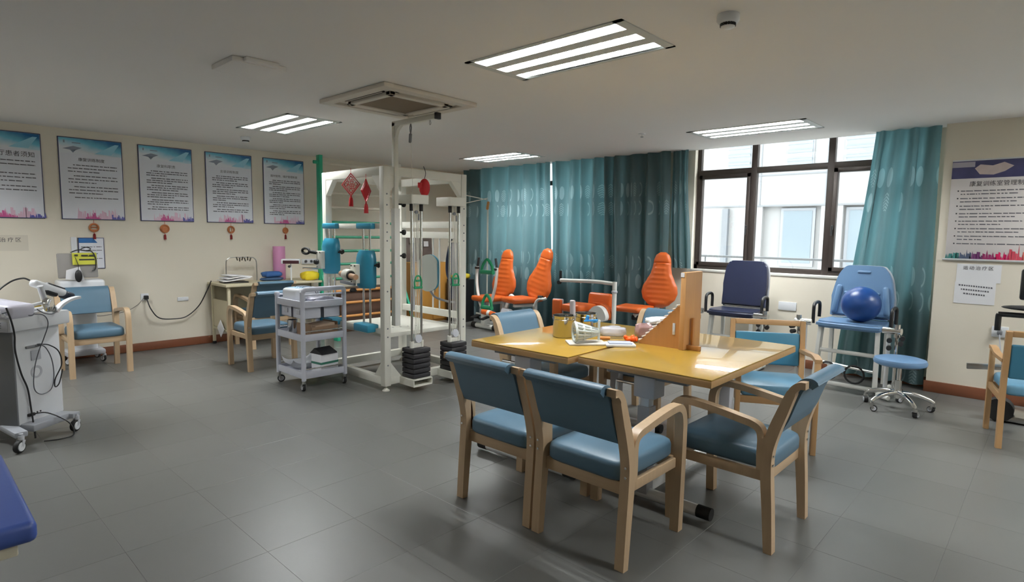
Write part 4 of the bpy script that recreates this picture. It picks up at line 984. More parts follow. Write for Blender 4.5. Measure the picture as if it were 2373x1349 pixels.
rd = tag(B().box((0, 0, 0.03), (0.12, 0.10, 0.07), Rz(0.1), 0.02).obj('red_block', mat('orange_red', (206, 70, 50), 0.5), None, (-7.64, 4.24, 0.816)), 'small red block beside the yellow packet', 'block')
ps = thing('power_strip', 'white socket strip with three round outlets on the wall above the yellow packet', 'socket strip', (XL, 4.35, 1.05), R(90))
B().box((0, -0.012, 0), (0.30, 0.024, 0.075), None, 0.006).obj('strip_body', M_wplas, ps)
for x in (-0.09, 0.0, 0.09): B().lathe([(0.024, 0), (0.024, 0.004), (0.014, 0.004), (0.012, 0.0), (0, 0.0)], (x, -0.024, 0), 16, Rx(R(90))).obj('outlet', M_dgrey, ps)
# ------------------------------------------------------------------ grey three tier trolley
TR = thing('tiered_trolley', 'grey plastic three tier trolley in front of the training frame', 'trolley', (-5.345, 2.825, 0))
M_tro = mat('grey_trolley_plastic', (196, 198, 208), 0.45, var=0.03)
hx, hy = 0.255, 0.215
for sx in (-1, 1):
    for sy in (-1, 1):
        top = 0.955 if sx > 0 else 0.90
        B().cyl((sx*hx, sy*hy, 0.10), (sx*hx, sy*hy, top-0.02), 0.022, 14).obj('post', M_tro, TR)
        if sx < 0: B().lathe([(0.026, 0), (0.026, 0.025), (0.02, 0.032), (0, 0.033)], (sx*hx, sy*hy, top-0.03), 14).obj('post_cap', M_tro, TR)
        caster(TR, sx*hx, sy*hy, 0.036, 0.11, R(30+50*sx), False)
for z in (0.145, 0.50, 0.815):
    b = B().bb((-hx, -hy, z-0.02), (hx, hy, z), 0.004)
    for s in (-1, 1):
        b.bb((-hx-0.012, s*(hy+0.012), z-0.03), (hx+0.012, s*(hy-0.006), z+0.035), 0.006); b.bb((s*(hx+0.012), -hy-0.012, z-0.03), (s*(hx-0.006), hy+0.012, z+0.035), 0.006)
    b.obj('shelf', M_tro, TR)
B().tube(cr([(hx, -hy, 0.93), (hx+0.01, -hy+0.02, 0.955), (hx+0.015, -hy+0.07, 0.96), (hx+0.015, hy-0.07, 0.96), (hx+0.01, hy-0.02, 0.955), (hx, hy, 0.93)], 5), 0.022, 12).obj('handle', M_tro, TR)
B().tube([(hx, -hy, 0.905), (hx, hy, 0.905)], 0.009, 8).obj('handle_rail', M_tro, TR)
B().tube([(-hx, -hy, 0.875), (-hx, hy, 0.875)], 0.009, 8).obj('end_rail', M_tro, TR)
for z in (0.205, 0.56):
    for s in (-1, 1): B().cyl((s*hx, -hy, z), (s*hx, hy, z), 0.007, 8).obj('guard_rod', M_chrome, TR)
for k in range(4):
    x = -0.165+0.11*(k % 2)*2 if k < 2 else (-0.165+0.22*(k % 2)); y = -0.10 if k < 2 else 0.10
    bn = thing('storage_bin', ['left front grey bin hanging under the trolley top', 'right front grey bin hanging under the trolley top', 'left rear grey bin hanging under the trolley top', 'right rear grey bin hanging under the trolley top'][k], 'bin', (-5.345+(-0.12 if k % 2 == 0 else 0.12), 2.825+y, 0.675), 0, 'grey bins under the trolley top')
    b = B(); w, d, h = 0.105, 0.088, 0.105
    b.bb((-w, -d, 0), (w, d, 0.004)); 
    for s in (-1, 1): b.bb((s*w, -d, 0), (s*(w-0.005), d, h)); b.bb((-w, s*d, 0), (w, s*(d-0.005), h))
    b.obj('tub', M_tro, bn)
    B().box((0, -d-0.004, 0.06), (0.07, 0.008, 0.045), None, 0.003).obj('label_holder', M_gplas, bn)
TX, TY = -5.345, 2.825
dv = thing('stimulator', 'white electrotherapy unit with thin leads on the trolley top', 'medical device', (TX-0.10, TY-0.05, 0.8155), R(8))
B().box((0, 0, 0.066), (0.24, 0.26, 0.13), None, 0.03, 3).obj('case', M_wplas, dv)
B().box((0.0, 0.0, 0.132), (0.17, 0.19, 0.008), Rx(0.02), 0.003).obj('panel', mat('pale_blue_panel', (150, 182, 206), 0.4), dv)
for k in range(4): B().tube(cr([(-0.05+0.035*k, -0.05, 0.11), (-0.03+0.04*k, -0.02, 0.145), (0.03+0.04*k, 0.06, 0.13), (0.09+0.02*k, 0.10, 0.05)], 5), 0.003, 6).obj('lead', M_gcab, dv)
tn = bag('silver_wrap_bag', 'crumpled silver grey wires and wrap on the trolley top', (TX+0.145, TY+0.03, 0.815), (0.16, 0.28, 0.065), 0, mat('silver_film', (150, 150, 162), 0.3, 0.5, var=0.4, scale=30, bump=1.0, bscale=40), 31); tn['category'] = 'wrap'
gb = bag('green_packet', 'small yellow green packet at the trolley top corner', (TX-0.215, TY+0.155, 0.815), (0.055, 0.05, 0.07), 0, mat('lime_film', (186, 200, 110), 0.4), 33)
cp = thing('steel_cup', 'stainless cup on the middle trolley shelf', 'cup', (TX-0.14, TY-0.12, 0.50))
B().lathe([(0, 0.003), (0.045, 0), (0.047, 0.006), (0.047, 0.125), (0.05, 0.13), (0.045, 0.128), (0.043, 0.01), (0, 0.01)], n=24).obj('body', M_chrome, cp)
bx = thing('cardboard_box', 'brown open cardboard tray on the middle trolley shelf', 'box', (TX+0.09, TY+0.02, 0.50), R(6))
M_card = mat('brown_card', (142, 116, 92), 0.8, var=0.12)
b = B().bb((-0.12, -0.15, 0), (0.12, 0.15, 0.006))
for s in (-1, 1): b.bb((s*0.12, -0.15, 0), (s*0.115, 0.15, 0.09)); b.bb((-0.12, s*0.15, 0), (0.12, s*0.145, 0.12))
b.obj('tray', M_card, bx); B().box((0, 0.02, 0.08), (0.20, 0.22, 0.05), Rx(0.06), 0.004).obj('paper_stack', mat('tan_papers', (176, 152, 130), 0.8), bx)
wt = thing('white_tray', 'white plastic basin tray on the bottom trolley shelf', 'tray', (TX-0.09, TY-0.05, 0.146), R(-4))
b = B().grid(lambda u, v: ((u-0.5)*0.28, (v-0.5)*0.30, 0.012+0.055*(abs(u-0.5)*2)**4+0.05*(abs(v-0.5)*2)**4), 14, 14)
bmesh.ops.solidify(b.bm, geom=b.bm.faces[:], thickness=0.006); b.obj('basin', M_wplas, wt, angle=70)
wx = thing('medicine_box', 'white carton with green stripe on the bottom trolley shelf', 'box', (TX+0.15, TY+0.06, 0.146), R(8))
B().box((0, 0, 0.085), (0.15, 0.20, 0.17), None, 0.002).obj('carton', M_paper, wx)
B().box((0, 0, 0.085), (0.153, 0.203, 0.022)).obj('stripe', mat('green_ink', (52, 116, 96), 0.5), wx)
dk = thing('black_wedge', 'dark wedge shaped case lying on the white carton', 'case', (TX+0.14, TY+0.05, 0.317), R(8))
B().prism([(-0.09, 0), (0.10, 0), (0.09, 0.012), (-0.02, 0.055)], -0.09, 0.09).obj('shell', M_black, dk)

# ------------------------------------------------------------------ training frame
FO = (-5.095, 3.645)
TF = thing('training_frame', 'white steel multi station training frame with weight stacks and aqua pads', 'exercise frame', (FO[0], FO[1], 0))
M_fr_ = mat('ivory_frame_paint', (222, 220, 208), 0.42, var=0.03)
ax, ay = 0.515, 0.475
for sx in (-1, 1):
    for sy in (-1, 1):
        p = B().bb((sx*ax-0.035, sy*ay-0.035, 0.05), (sx*ax+0.035, sy*ay+0.035, 2.10), 0.004).obj('post', M_fr_, TF)
        B().lathe([(0.035, 0.0), (0.035, 0.008), (0.018, 0.022), (0.010, 0.028), (0.010, 0.055)], (sx*ax, sy*ay, 0), 16).obj('levelling_foot', M_fr_, p)
        for z in (0.25, 0.52, 0.60, 0.95, 1.42, 1.50, 1.58, 1.75, 1.85):
            if sx > 0: B().lathe([(0.008, 0), (0.007, 0.004), (0, 0.005)], (sx*ax+0.035, sy*ay, z), 8, Ry(R(90))).obj('bolt', M_dgrey, p)
for sy in (-1, 1):
    B().bb((-ax, sy*ay-0.03, 2.02), (ax, sy*ay+0.03, 2.10), 0.004).obj('top_beam', M_fr_, TF)
    B().bb((-ax, sy*ay-0.03, 0.06), (ax, sy*ay+0.03, 0.135), 0.004).obj('base_beam', M_fr_, TF)
for sx in (-1, 1):
    B().bb((sx*ax-0.03, -ay, 2.02), (sx*ax+0.03, ay, 2.10), 0.004).obj('top_beam', M_fr_, TF)
    B().bb((sx*ax-0.03, -ay, 0.06), (sx*ax+0.03, ay, 0.135), 0.004).obj('base_beam', M_fr_, TF)
def gus(x, y, dx, dy, z, dz):
    if dx: B().prism([(x, z), (x+dx, z), (x, z+dz)], y-0.028, y+0.028, 'xz').obj('gusset', M_fr_, TF)
    else: B().prism([(y, z), (y+dy, z), (y, z+dz)], x-0.028, x+0.028, 'yz').obj('gusset', M_fr_, TF)
for sx in (-1, 1):
    gus(sx*(ax-0.03), -ay, -sx*0.14, 0, 2.02, -0.16); gus(sx*(ax-0.03), -ay, -sx*0.12, 0, 0.13, 0.15)
for sy in (-1, 1):
    gus(ax, sy*(ay-0.03), 0, -sy*0.14, 2.02, -0.16); gus(ax, sy*(ay-0.03), 0, -sy*0.12, 0.13, 0.15)
B().bb((-ax+0.03, -ay-0.02, 1.53), (ax-0.03, -ay+0.02, 1.58), 0.003).obj('slide_rail', M_fr_, TF)
B().bb((-ax+0.02, -ay-0.02, 0.54), (ax-0.02, -ay+0.03, 0.585), 0.003).obj('slide_rail', M_fr_, TF)
for z in (0.60, 1.44, 1.55): B().bb((-ax, ay-0.025, z), (ax, ay+0.025, z+0.07), 0.003).obj('rear_rail', M_fr_, TF)
for x in (0.05, 0.16): B().cyl((x, ay, 0.66), (x, ay, 1.45), 0.009, 8).obj('rear_rod', M_white, TF)
B().bb((-ax+0.035, -ay+0.035, 0.50), (ax-0.03, ay-0.035, 0.54), 0.004).obj('deck_plate', M_fr_, TF)
for k in range(6): B().box((0.18+0.02*k, -0.25+0.08*k, 0.5405), (0.03, 0.010, 0.001)).obj('deck_slot', M_dgrey, TF)
# weight stations on the right face
M_wt = mat('black_weight', (34, 33, 36), 0.55, var=0.1)
for s, yc in enumerate((3.425-FO[1], 3.895-FO[1])):
    hd = B().bb((ax-0.02, yc-0.10, 1.765), (ax+0.20, yc+0.10, 1.85), 0.004).obj('pulley_head', M_fr_, TF)
    for d in (-0.056, 0.056):
        B().cyl((ax+0.14, yc+d, 0.40), (ax+0.14, yc+d, 1.77), 0.0125, 12).obj('guide_rod', M_chrome, TF)
        B().cyl((ax+0.14, yc+d, 1.70), (ax+0.14, yc+d, 1.768), 0.018, 12).obj('stop_collar', M_rubber, hd)
        B().cyl((ax+0.14, yc+d, 0.40), (ax+0.14, yc+d, 0.47), 0.022, 12).obj('rod_sleeve', M_fr_, TF)
    B().box((ax+0.14, yc, 0.425), (0.03, 0.11, 0.04), None, 0.004).obj('lift_yoke', M_fr_, TF)
    for k in range(6): B().box((ax+0.135, yc, 0.145+k*0.048), (0.185, 0.205, 0.044), None, 0.010).obj('weight_plate', M_wt, TF)
    b = B()
    for z in (0.058, 0.118): b.bb((ax-0.02, yc-0.115, z-0.005), (ax+0.25, yc+0.10, z+0.005))
    for y in (-0.115, 0.10): b.bb((ax-0.02, yc+y-0.004, 0.055), (ax+0.25, yc+y+0.004, 0.12))
    b.obj('tray_bracket', M_fr_, TF)
    pu = B().lathe([(0.0, -0.012), (0.040, -0.012), (0.034, 0), (0.040, 0.012), (0.0, 0.012)], (ax+0.15, yc+0.01, 0.49), 20, Ry(R(80))).obj('pulley_wheel', M_gplas, TF)
    for d in (-0.02, 0.0, 0.022): B().cyl((ax+0.145, yc+d, 0.50), (ax+0.145, yc+d, 1.76), 0.004, 6).obj('rope', M_rope, TF)
    B().lathe([(0, -0.01), (0.016, -0.01), (0.016, 0.01), (0, 0.01)], (ax+0.15, yc-0.01, 1.69), 12, Ry(R(90))).box((ax+0.15, yc+0.02, 1.645), (0.012, 0.012, 0.06), None, 0.003).obj('snap_hook', M_dgrey, TF)
    hz = 1.04
    gx, gy = ax+0.19, yc-0.02
    g_ = B().tube(cr([(gx, gy-0.035, hz-0.055), (gx, gy-0.04, hz), (gx, gy-0.02, hz+0.05), (gx, gy+0.02, hz+0.05), (gx, gy+0.04, hz), (gx, gy+0.035, hz-0.055)], 5), 0.008, 8)
    g_.cyl((gx, gy-0.045, hz-0.055), (gx, gy+0.045, hz-0.055), 0.012, 10); g_.box((gx, gy, hz+0.01), (0.01, 0.05, 0.02), None, 0.003)
    g_.obj('pull_handle', M_gplastic, TF)
    B().cyl((gx, gy, hz+0.05), (ax+0.145, yc, 1.74), 0.003, 6).obj('rope', M_rope, TF)
# sling post with arm
px_, py_ = ax+0.02, 3.275-FO[1]
B().bb((px_-0.022, py_-0.022, 0.62), (px_+0.022, py_+0.022, 2.50), 0.003).obj('sling_post', M_fr_, TF)
B().bb((px_-0.03, py_-0.03, 0.62), (px_+0.03, py_+0.03, 1.72), 0.003).obj('post_sleeve', M_white, TF)
for z in (1.76, 1.50, 1.28): B().cyl((px_+0.02, py_+0.02, z), (px_+0.03, py_+0.075, z), 0.008, 8).lathe([(0, 0), (0.022, 0), (0.026, 0.01), (0.026, 0.02), (0.018, 0.026), (0, 0.028)], (px_+0.03, py_+0.06, z), 14, Rx(R(-90))).obj('clamp_knob', M_rubber, TF)
ar = B().bb((px_-0.022, py_-0.022, 2.465), (px_+0.60, py_+0.022, 2.51), 0.003).obj('sling_arm', M_fr_, TF)
B().bb((px_+0.595, py_-0.026, 2.46), (px_+0.625, py_+0.026, 2.515), 0.004).obj('end_cap', M_black, ar)
B().prism([(px_+0.02, 2.47), (px_+0.11, 2.47), (px_+0.05, 2.43), (px_+0.02, 2.36)], py_-0.018, py_+0.018).obj('arm_gusset', M_fr_, TF)
B().tube(cr([(px_+0.235, py_, 2.465), (px_+0.225, py_, 2.43), (px_+0.235, py_, 2.38), (px_+0.245, py_, 2.43), (px_+0.238, py_, 2.465)], 5), 0.005, 6).box((px_+0.23, py_, 2.34), (0.03, 0.022, 0.085), Ry(0.12), 0.01).obj('hook_pulley', M_dgrey, TF)
B().cyl((px_+0.24, py_, 2.30), (px_+0.15, py_+0.12, 0.9), 0.0025, 6).obj('sling_rope', M_rope, TF)
B().tube(cr([(px_+0.505, py_, 2.465), (px_+0.50, py_, 2.44), (px_+0.51, py_, 2.425), (px_+0.52, py_, 2.44), (px_+0.51, py_, 2.465)], 4), 0.004, 6).obj('eye_ring', M_steel, TF)
# wall pulley ropes to the right
B().beam((ax, ay, 1.90), (ax+0.02, ay+0.36, 1.86), 0.006, 0.006).obj('rope_arm', M_rope, TF)
B().tube([(ax+0.02, ay+0.36, 1.88), (ax, ay, 1.80)], 0.004, 6).obj('rope_arm', M_rope, TF)
rx_, ry_ = ax+0.02, ay+0.36
B().box((rx_, ry_, 1.80), (0.03, 0.02, 0.09), Ry(0.2), 0.008).obj('rope_pulley', wood('pulley_wood', (190, 130, 60), 0.5), TF)
for d in (-0.008, 0.008): B().cyl((rx_+d, ry_, 1.76), (rx_+d*0.3, ry_, 0.80), 0.004, 6).obj('hanging_rope', M_rope, TF)
for zc, w in ((1.13, 0.085), (0.74, 0.07)):
    g_ = B().tube(cr([(rx_-w, ry_, zc-0.05), (rx_-w*0.9, ry_, zc+0.01), (rx_-0.02, ry_, zc+0.08), (rx_+0.02, ry_, zc+0.08), (rx_+w*0.9, ry_, zc+0.01), (rx_+w, ry_, zc-0.05)], 5), 0.016, 8)
    g_.cyl((rx_-w-0.01, ry_, zc-0.05), (rx_+w+0.01, ry_, zc-0.05), 0.024, 10); g_.obj('pull_handle', M_gplastic, TF)
# sliding aqua pads on the near face
def padunit(x, zp, flip):
    y = -ay
    B().box((x, y-0.035, 1.555), (0.26, 0.06, 0.055), None, 0.012).obj('slide_block', M_pad, TF)
    B().box((x, y-0.045, 0.585), (0.25, 0.13, 0.075), None, 0.015).obj('slide_block', M_pad, TF)
    for d in (-0.055, 0.055): B().cyl((x+d, y-0.03, 0.60), (x+d, y-0.03, 1.55), 0.011, 12).obj('slide_rod', M_chrome, TF)
    b = B(); n = 18; pr = []
    for k in range(n+1):
        a = math.pi*k/n; pr.append((0.125*math.cos(a), -0.115*math.sin(a)))
    h = 0.36; rings = [(0.80, 0), (0.95, 0.02), (1.0, 0.06), (1.0, h-0.08), (0.92, h-0.035), (0.75, h)]
    vs = [(x+sc*px, y-0.005+sc*py, zp+z) for sc, z in rings for px, py in pr]; m = n+1
    fs = [(i*m+k, i*m+k+1, (i+1)*m+k+1, (i+1)*m+k) for i in range(len(rings)-1) for k in range(n)]
    fs += [tuple(range(m)), tuple((len(rings)-1)*m+k for k in range(m))]+[(i*m, (i+1)*m, (i+1)*m+n, i*m+n) for i in range(len(rings)-1)]
    b.add(vs, fs); b.obj('knee_pad', M_pad, TF, angle=50)
    B().cyl((x+0.12, y-0.02, zp+0.22), (x+0.19, y-0.02, zp+0.23), 0.010, 8).lathe([(0, 0), (0.024, 0), (0.03, 0.012), (0.02, 0.03), (0, 0.032)], (x+0.17, y-0.02, zp+0.228), 6, Ry(R(90))).obj('star_knob', M_rubber, TF)
    c = B().box((x-0.03, y-0.135, zp+0.14), (0.10, 0.05, 0.18), None, 0.006).obj('clamp_plate', M_fr_, TF)
    for dx, dz in ((-0.03, 0.075), (0.03, 0.075), (-0.03, -0.075)): B().lathe([(0.008, 0), (0.007, 0.005), (0, 0.006)], (x-0.03+dx, y-0.16, zp+0.14+dz), 8, Rx(R(90))).obj('bolt', M_black, c)
    return y
ya = padunit(-0.385, 1.07, 0); yb2 = padunit(0.255, 0.965, 1)
# unit A: ring grip, unit B: wooden roller
B().tube([(-0.60+0.075*math.cos(a), -ay-0.20, 1.295+0.028*math.sin(a)) for a in [2*math.pi*k/16 for k in range(16)]], 0.013, 8, True).cyl((-0.53, -ay-0.19, 1.29), (-0.46, -ay-0.15, 1.28), 0.018, 10).obj('ring_grip', M_rubber, TF)
B().lathe([(0, 0), (0.025, 0), (0.028, 0.02), (0.02, 0.04), (0, 0.042)], (-0.43, -ay-0.16, 1.19), 12, Rx(R(90))).obj('star_knob', M_rubber, TF)
B().cyl((-0.46, -ay-0.15, 1.12), (-0.72, -ay-0.17, 1.11), 0.010, 8).obj('side_rod', M_chrome, TF)
rw = wood('roller_wood', (190, 150, 116), 0.45, axis=0)
B().cyl((0.06, -ay-0.19, 1.10), (0.40, -ay-0.24, 1.085), 0.026, 16).obj('roller_grip', rw, TF)
B().lathe([(0.0, -0.055), (0.05, -0.055), (0.055, -0.045), (0.055, 0.045), (0.05, 0.055), (0.0, 0.055)], (0.215, -ay-0.205, 1.095), 20, Rz(-0.15) @ Ry(R(90))).obj('roller_clamp', M_fr_, TF)
B().lathe([(0, -0.008), (0.043, -0.008), (0.043, 0.008), (0, 0.008)], (0.275, -ay-0.216, 1.093), 20, Rz(-0.15) @ Ry(R(90))).obj('roller_washer', M_black, TF)
B().lathe([(0, 0), (0.03, 0), (0.034, 0.015), (0.02, 0.035), (0, 0.036)], (0.24, -ay-0.17, 0.935), 12).obj('star_knob', M_rubber, TF)
B().box((-0.10, -ay-0.02, 0.99), (0.26, 0.03, 0.035), Ry(0.05), 0.008).obj('lever', M_dgrey, TF)
# oval grey pad on the rear face
q = Rz(R(40))
vs = [(0.10*math.cos(a)*1.0, 0.10*math.sin(a)+(0.10 if math.sin(a) > 0 else -0.10)) for a in [2*math.pi*k/28 for k in range(28)]]
b = B().prism(vs, -0.02, 0.02, 'xz'); bmesh.ops.transform(b.bm, matrix=Matrix.Translation((0.09, ay-0.10, 1.065)) @ q.to_4x4(), verts=b.bm.verts[:]); b.obj('oval_board', mat('pale_grey_board', (186, 190, 182), 0.5), TF)
b = B().prism(vs, 0.021, 0.065, 'xz'); bmesh.ops.transform(b.bm, matrix=Matrix.Translation((0.10, ay-0.095, 1.065)) @ q.to_4x4(), verts=b.bm.verts[:]); b.obj('oval_pad', M_pad, TF)
B().tube(cr([(0.10, ay-0.09, 0.88), (0.14, ay-0.04, 0.80), (0.26, ay+0.03, 0.76), (0.36, ay+0.04, 0.76)], 5), 0.012, 8).obj('pad_lever', M_dgrey, TF)
B().tube(cr([(0.30, ay+0.03, 1.36), (0.26, ay+0.03, 1.20), (0.27, ay+0.03, 1.05), (0.34, ay+0.03, 0.95), (0.33, ay+0.03, 0.80)], 6), 0.022, 8).obj('navy_strap', M_navy, TF)
B().tube(cr([(0.26, ay+0.05, 1.40), (0.36, ay+0.05, 1.46), (0.44, ay+0.05, 1.42), (0.47, ay+0.05, 1.32)], 6), 0.012, 8).obj('black_hose', M_black, TF)
B().bb((0.30, ay+0.03, 1.05), (0.44, ay+0.045, 1.40), 0.02).obj('mesh_panel', mat('grey_mesh', (120, 120, 124), 0.7), TF)
B().cyl((px_+0.0, py_+0.20, 0.75), (px_, py_+0.20, 1.40), 0.016, 10).obj('gas_strut', M_gplas, TF)
# red paper charms
M_redp = mat('red_paper', (182, 16, 26), 0.5)
def knot(label, x, y, z, w, h, rz, solid):
    t = thing('red_charm', label, 'charm', (x, y, z), rz, 'red festive charms on the training frame')
    d = [(0, h), (w, 0), (0, -h), (-w, 0)]
    B().tube([(a, 0, c) for a, c in d], 0.007, 6, True).tube([(a*0.8, 0, c*0.8) for a, c in d], 0.004, 6, True).obj('lattice', M_redp, t)
    for k, (a, c) in enumerate([(0, .55), (.55, 0), (0, -.55), (-.55, 0)]):
        B().tube([(w*(a+0.16*math.cos(q_)), 0, h*(c+0.16*math.sin(q_))) for q_ in [2*math.pi*i/8 for i in range(8)]], 0.003, 5, True).obj('filigree', M_redp, t)
    text('福', h*1.0, M_redp, t, (0, -0.008, -h*0.36), 'blessing_character', sx=0.95*w/h)
    if solid: B().prism([(a*0.72, c*0.72) for a, c in d], -0.003, 0.003).obj('backing', M_redp, t)
    B().box((0, 0, -h-0.012), (0.02, 0.01, 0.02), None, 0.004).obj('knot', M_redp, t)
    B().lathe([(0.014, 0.0), (0.02, -0.03), (0.022, -0.085), (0, -0.085)], (0, 0, -h-0.02), 10).obj('tassel', M_red, t)
    B().cyl((0, 0, h), (0, 0, h+0.05), 0.002, 6).obj('cord', M_red, t)
knot('large red lattice diamond charm with blessing character on the frame', -5.075, 3.125, 1.955, 0.115, 0.105, R(15), False)
knot('narrow red diamond charm turned edgeways on the frame', -4.815, 3.125, 1.885, 0.075, 0.105, R(112), True)
th = thing('red_charm', 'solid red egg shaped charm hanging above the weight ropes', 'charm', (-4.50, 3.57, 1.93), R(55), 'red festive charms on the training frame')
B().ball((0, 0, 0), (0.052, 0.03, 0.085), 18, 10).obj('paper_body', M_redp, th)
B().box((-0.045, -0.02, 0.02), (0.04, 0.008, 0.05), None, 0.003).obj('paper_flap', M_redp, th)
B().tube(cr([(0, 0, 0.085), (0.01, 0, 0.14), (-0.01, 0, 0.20)], 4), 0.003, 6).obj('cord', M_cord, th)

# ------------------------------------------------------------------ wall bars
WBR = thing('wall_bars', 'green ladder wall bars with cream, green and orange rungs behind the frame', 'wall bars', (-7.6, 4.85, 0), R(90))
for x, m in ((-0.66, M_green), (0.66, M_fr_)):
    B().box((x, 0, 1.275), (0.05, 0.09, 2.55), None, 0.004).obj('upright', m, WBR)
M_rung = {0: mat('cream_rung', (222, 214, 196), 0.45), 1: mat('green_rung', (56, 150, 116), 0.45), 2: wood('orange_rung', (206, 140, 70), 0.45, axis=0)}
for k, z in enumerate((2.45, 2.22, 2.04, 1.84, 1.63, 1.42, 1.22, 1.03, 0.82, 0.64, 0.46, 0.26)):
    B().cyl((-0.70 if k == 0 else -0.66, 0, z), (0.66, 0, z), 0.020, 12).obj('rung', M_rung[0 if k < 4 else (1 if k < 9 else 2)], WBR)
B().cyl((-0.75, 0, 2.45), (-0.67, 0, 2.45), 0.024, 12).obj('end_knob', M_green, WBR)
for x in (-0.66, 0.66):
    B().box((x, -0.20, 0.03), (0.05, 0.5, 0.06), None, 0.004).obj('foot', M_green, WBR)
    B().beam((x, -0.42, 0.05), (x, -0.02, 0.9), 0.035, 0.035).obj('brace', M_green, WBR)
# ------------------------------------------------------------------ cupboard and clutter in the far corner
CB = thing('wooden_cupboard', 'yellow brown wooden cupboard standing behind the training frame', 'cupboard', (-7.93, 6.28, 0), R(90))
M_cup = wood('golden_veneer', (190, 138, 66), 0.4)
B().box((0, 0, 0.50), (0.78, 0.44, 1.0), None, 0.004).obj('carcass', M_cup, CB)
for s in (-1, 1):
    d = B().box((s*0.19, -0.228, 0.50), (0.36, 0.018, 0.92), None, 0.003).obj('door', M_cup, CB)
    B().cyl((s*0.04, -0.245, 0.50), (s*0.04, -0.245, 0.60), 0.007, 8).obj('handle', M_steel, d)
PB = thing('picture_board', 'dull brown picture board with white labels leaning above the cupboard', 'board', (-8.13, 6.28, 1.005), R(90))
B().box((0, 0, 0.22), (0.66, 0.02, 0.44), Rx(-0.08), 0.003).obj('board', mat('brown_print', (110, 98, 92), 0.6, var=0.5, scale=6), PB)
for x, z in ((-0.12, 0.36), (-0.10, 0.16), (0.18, 0.30), (0.2, 0.08)): B().box((x, -0.018-0.08*(0.22-z)*-1, z), (0.10, 0.006, 0.09), Rx(-0.08)).obj('label', M_paper, PB)
LC = thing('black_cabinet', 'low black cabinet in the corner behind the handlebar machine', 'cabinet', (-7.47, 6.70, 0), R(8))
B().box((0, 0, 0.36), (0.38, 0.28, 0.72), None, 0.006).obj('body', M_black, LC)
B().box((0, -0.145, 0.36), (0.34, 0.012, 0.62), None, 0.003).obj('door', mat('dark_brown_laminate', (52, 42, 38), 0.5), LC)
yc_ = bag('yellow_bag', 'yellow soft bag lying on the low black cabinet', (-7.47, 6.69, 0.722), (0.36, 0.22, 0.11), R(8), mat('yellow_cloth', (206, 186, 50), 0.6, var=0.25, scale=9), 41)
DB = thing('dark_storage', 'dark wooden storage chest in shade behind the wall bars', 'chest', (-7.95, 5.05, 0), R(90))
B().box((0, 0, 0.30), (0.95, 0.40, 0.60), None, 0.006).obj('body', wood('dark_walnut', (92, 66, 50), 0.5, axis=0), DB)
B().box((0, -0.01, 0.62), (0.98, 0.43, 0.04), None, 0.004).obj('lid', wood('dark_walnut_lid', (80, 58, 44), 0.5, axis=0), DB)

# ------------------------------------------------------------------ orange seats
def pear(parent, m, W=0.25, Ht=0.80, base=(0, 0, 0), tilt=0.18, th=0.075):
    """ribbed pear shaped backrest, front towards -Y"""
    def hw(v):
        K = [(0, 0.30), (0.06, 0.62), (0.16, 0.90), (0.27, 1.0), (0.38, 0.95), (0.50, 0.76), (0.62, 0.58), (0.74, 0.50), (0.86, 0.47), (0.94, 0.38), (1.0, 0.16)]
        for (a, x), (b_, y) in zip(K, K[1:]):
            if v <= b_: t = (v-a)/(b_-a); t = t*t*(3-2*t)*0.4+t*0.6; return W*(x+(y-x)*t)
        return W*0.16
    nu, nv = 18, 56; vs = []; fs = []
    for side in (0, 1):
        for j in range(nv+1):
            v = j/nv; w = hw(v)
            for i in range(nu+1):
                u = -1+2*i/nu; e = max(0, 1-abs(u)**3.0)**0.5*min(1, (v*18)**0.5 if v < 0.055 else 1, ((1-v)*18)**0.5 if v > 0.945 else 1)
                y = -th*0.62*e if side == 0 else th*0.38*e
                if side == 0 and abs(u) < 0.62 and 0.05 < v < 0.80:
                    y += 0.010*abs(math.sin(v*math.pi*11.5))**0.5-0.006
                    y += -0.010*min(1, (0.62-abs(u))*8)
                if side == 0 and 0.79 < v < 0.82: y += 0.010
                vs.append((u*w, y, v*Ht))
    n1 = (nu+1)*(nv+1)
    for side in (0, 1):
        o = side*n1
        for j in range(nv):
            for i in range(nu):
                f = (o+j*(nu+1)+i, o+j*(nu+1)+i+1, o+(j+1)*(nu+1)+i+1, o+(j+1)*(nu+1)+i); fs.append(f if side == 0 else f[::-1])
    b = B().add(vs, fs); bmesh.ops.remove_doubles(b.bm, verts=b.bm.verts[:], dist=0.0005)
    bmesh.ops.transform(b.bm, matrix=Matrix.Translation(base) @ Rx(-tilt).to_4x4(), verts=b.bm.verts[:])
    return b.obj('backrest', m, parent, angle=60)
def seatpad(parent, m, c, w, d, h=0.085):
    b = B().box((0, 0, 0), (w, d, h), None, 0.035, 4)
    for v in b.bm.verts:
        k = 1-0.45*max(0, -v.co.y/(d/2)); v.co.x *= 0.55+0.45*k; v.co.z += 0.02*(v.co.y/(d/2))**2
    bmesh.ops.transform(b.bm, matrix=Matrix.Translation(c), verts=b.bm.verts[:])
    return b.obj('seat', m, parent, angle=60)
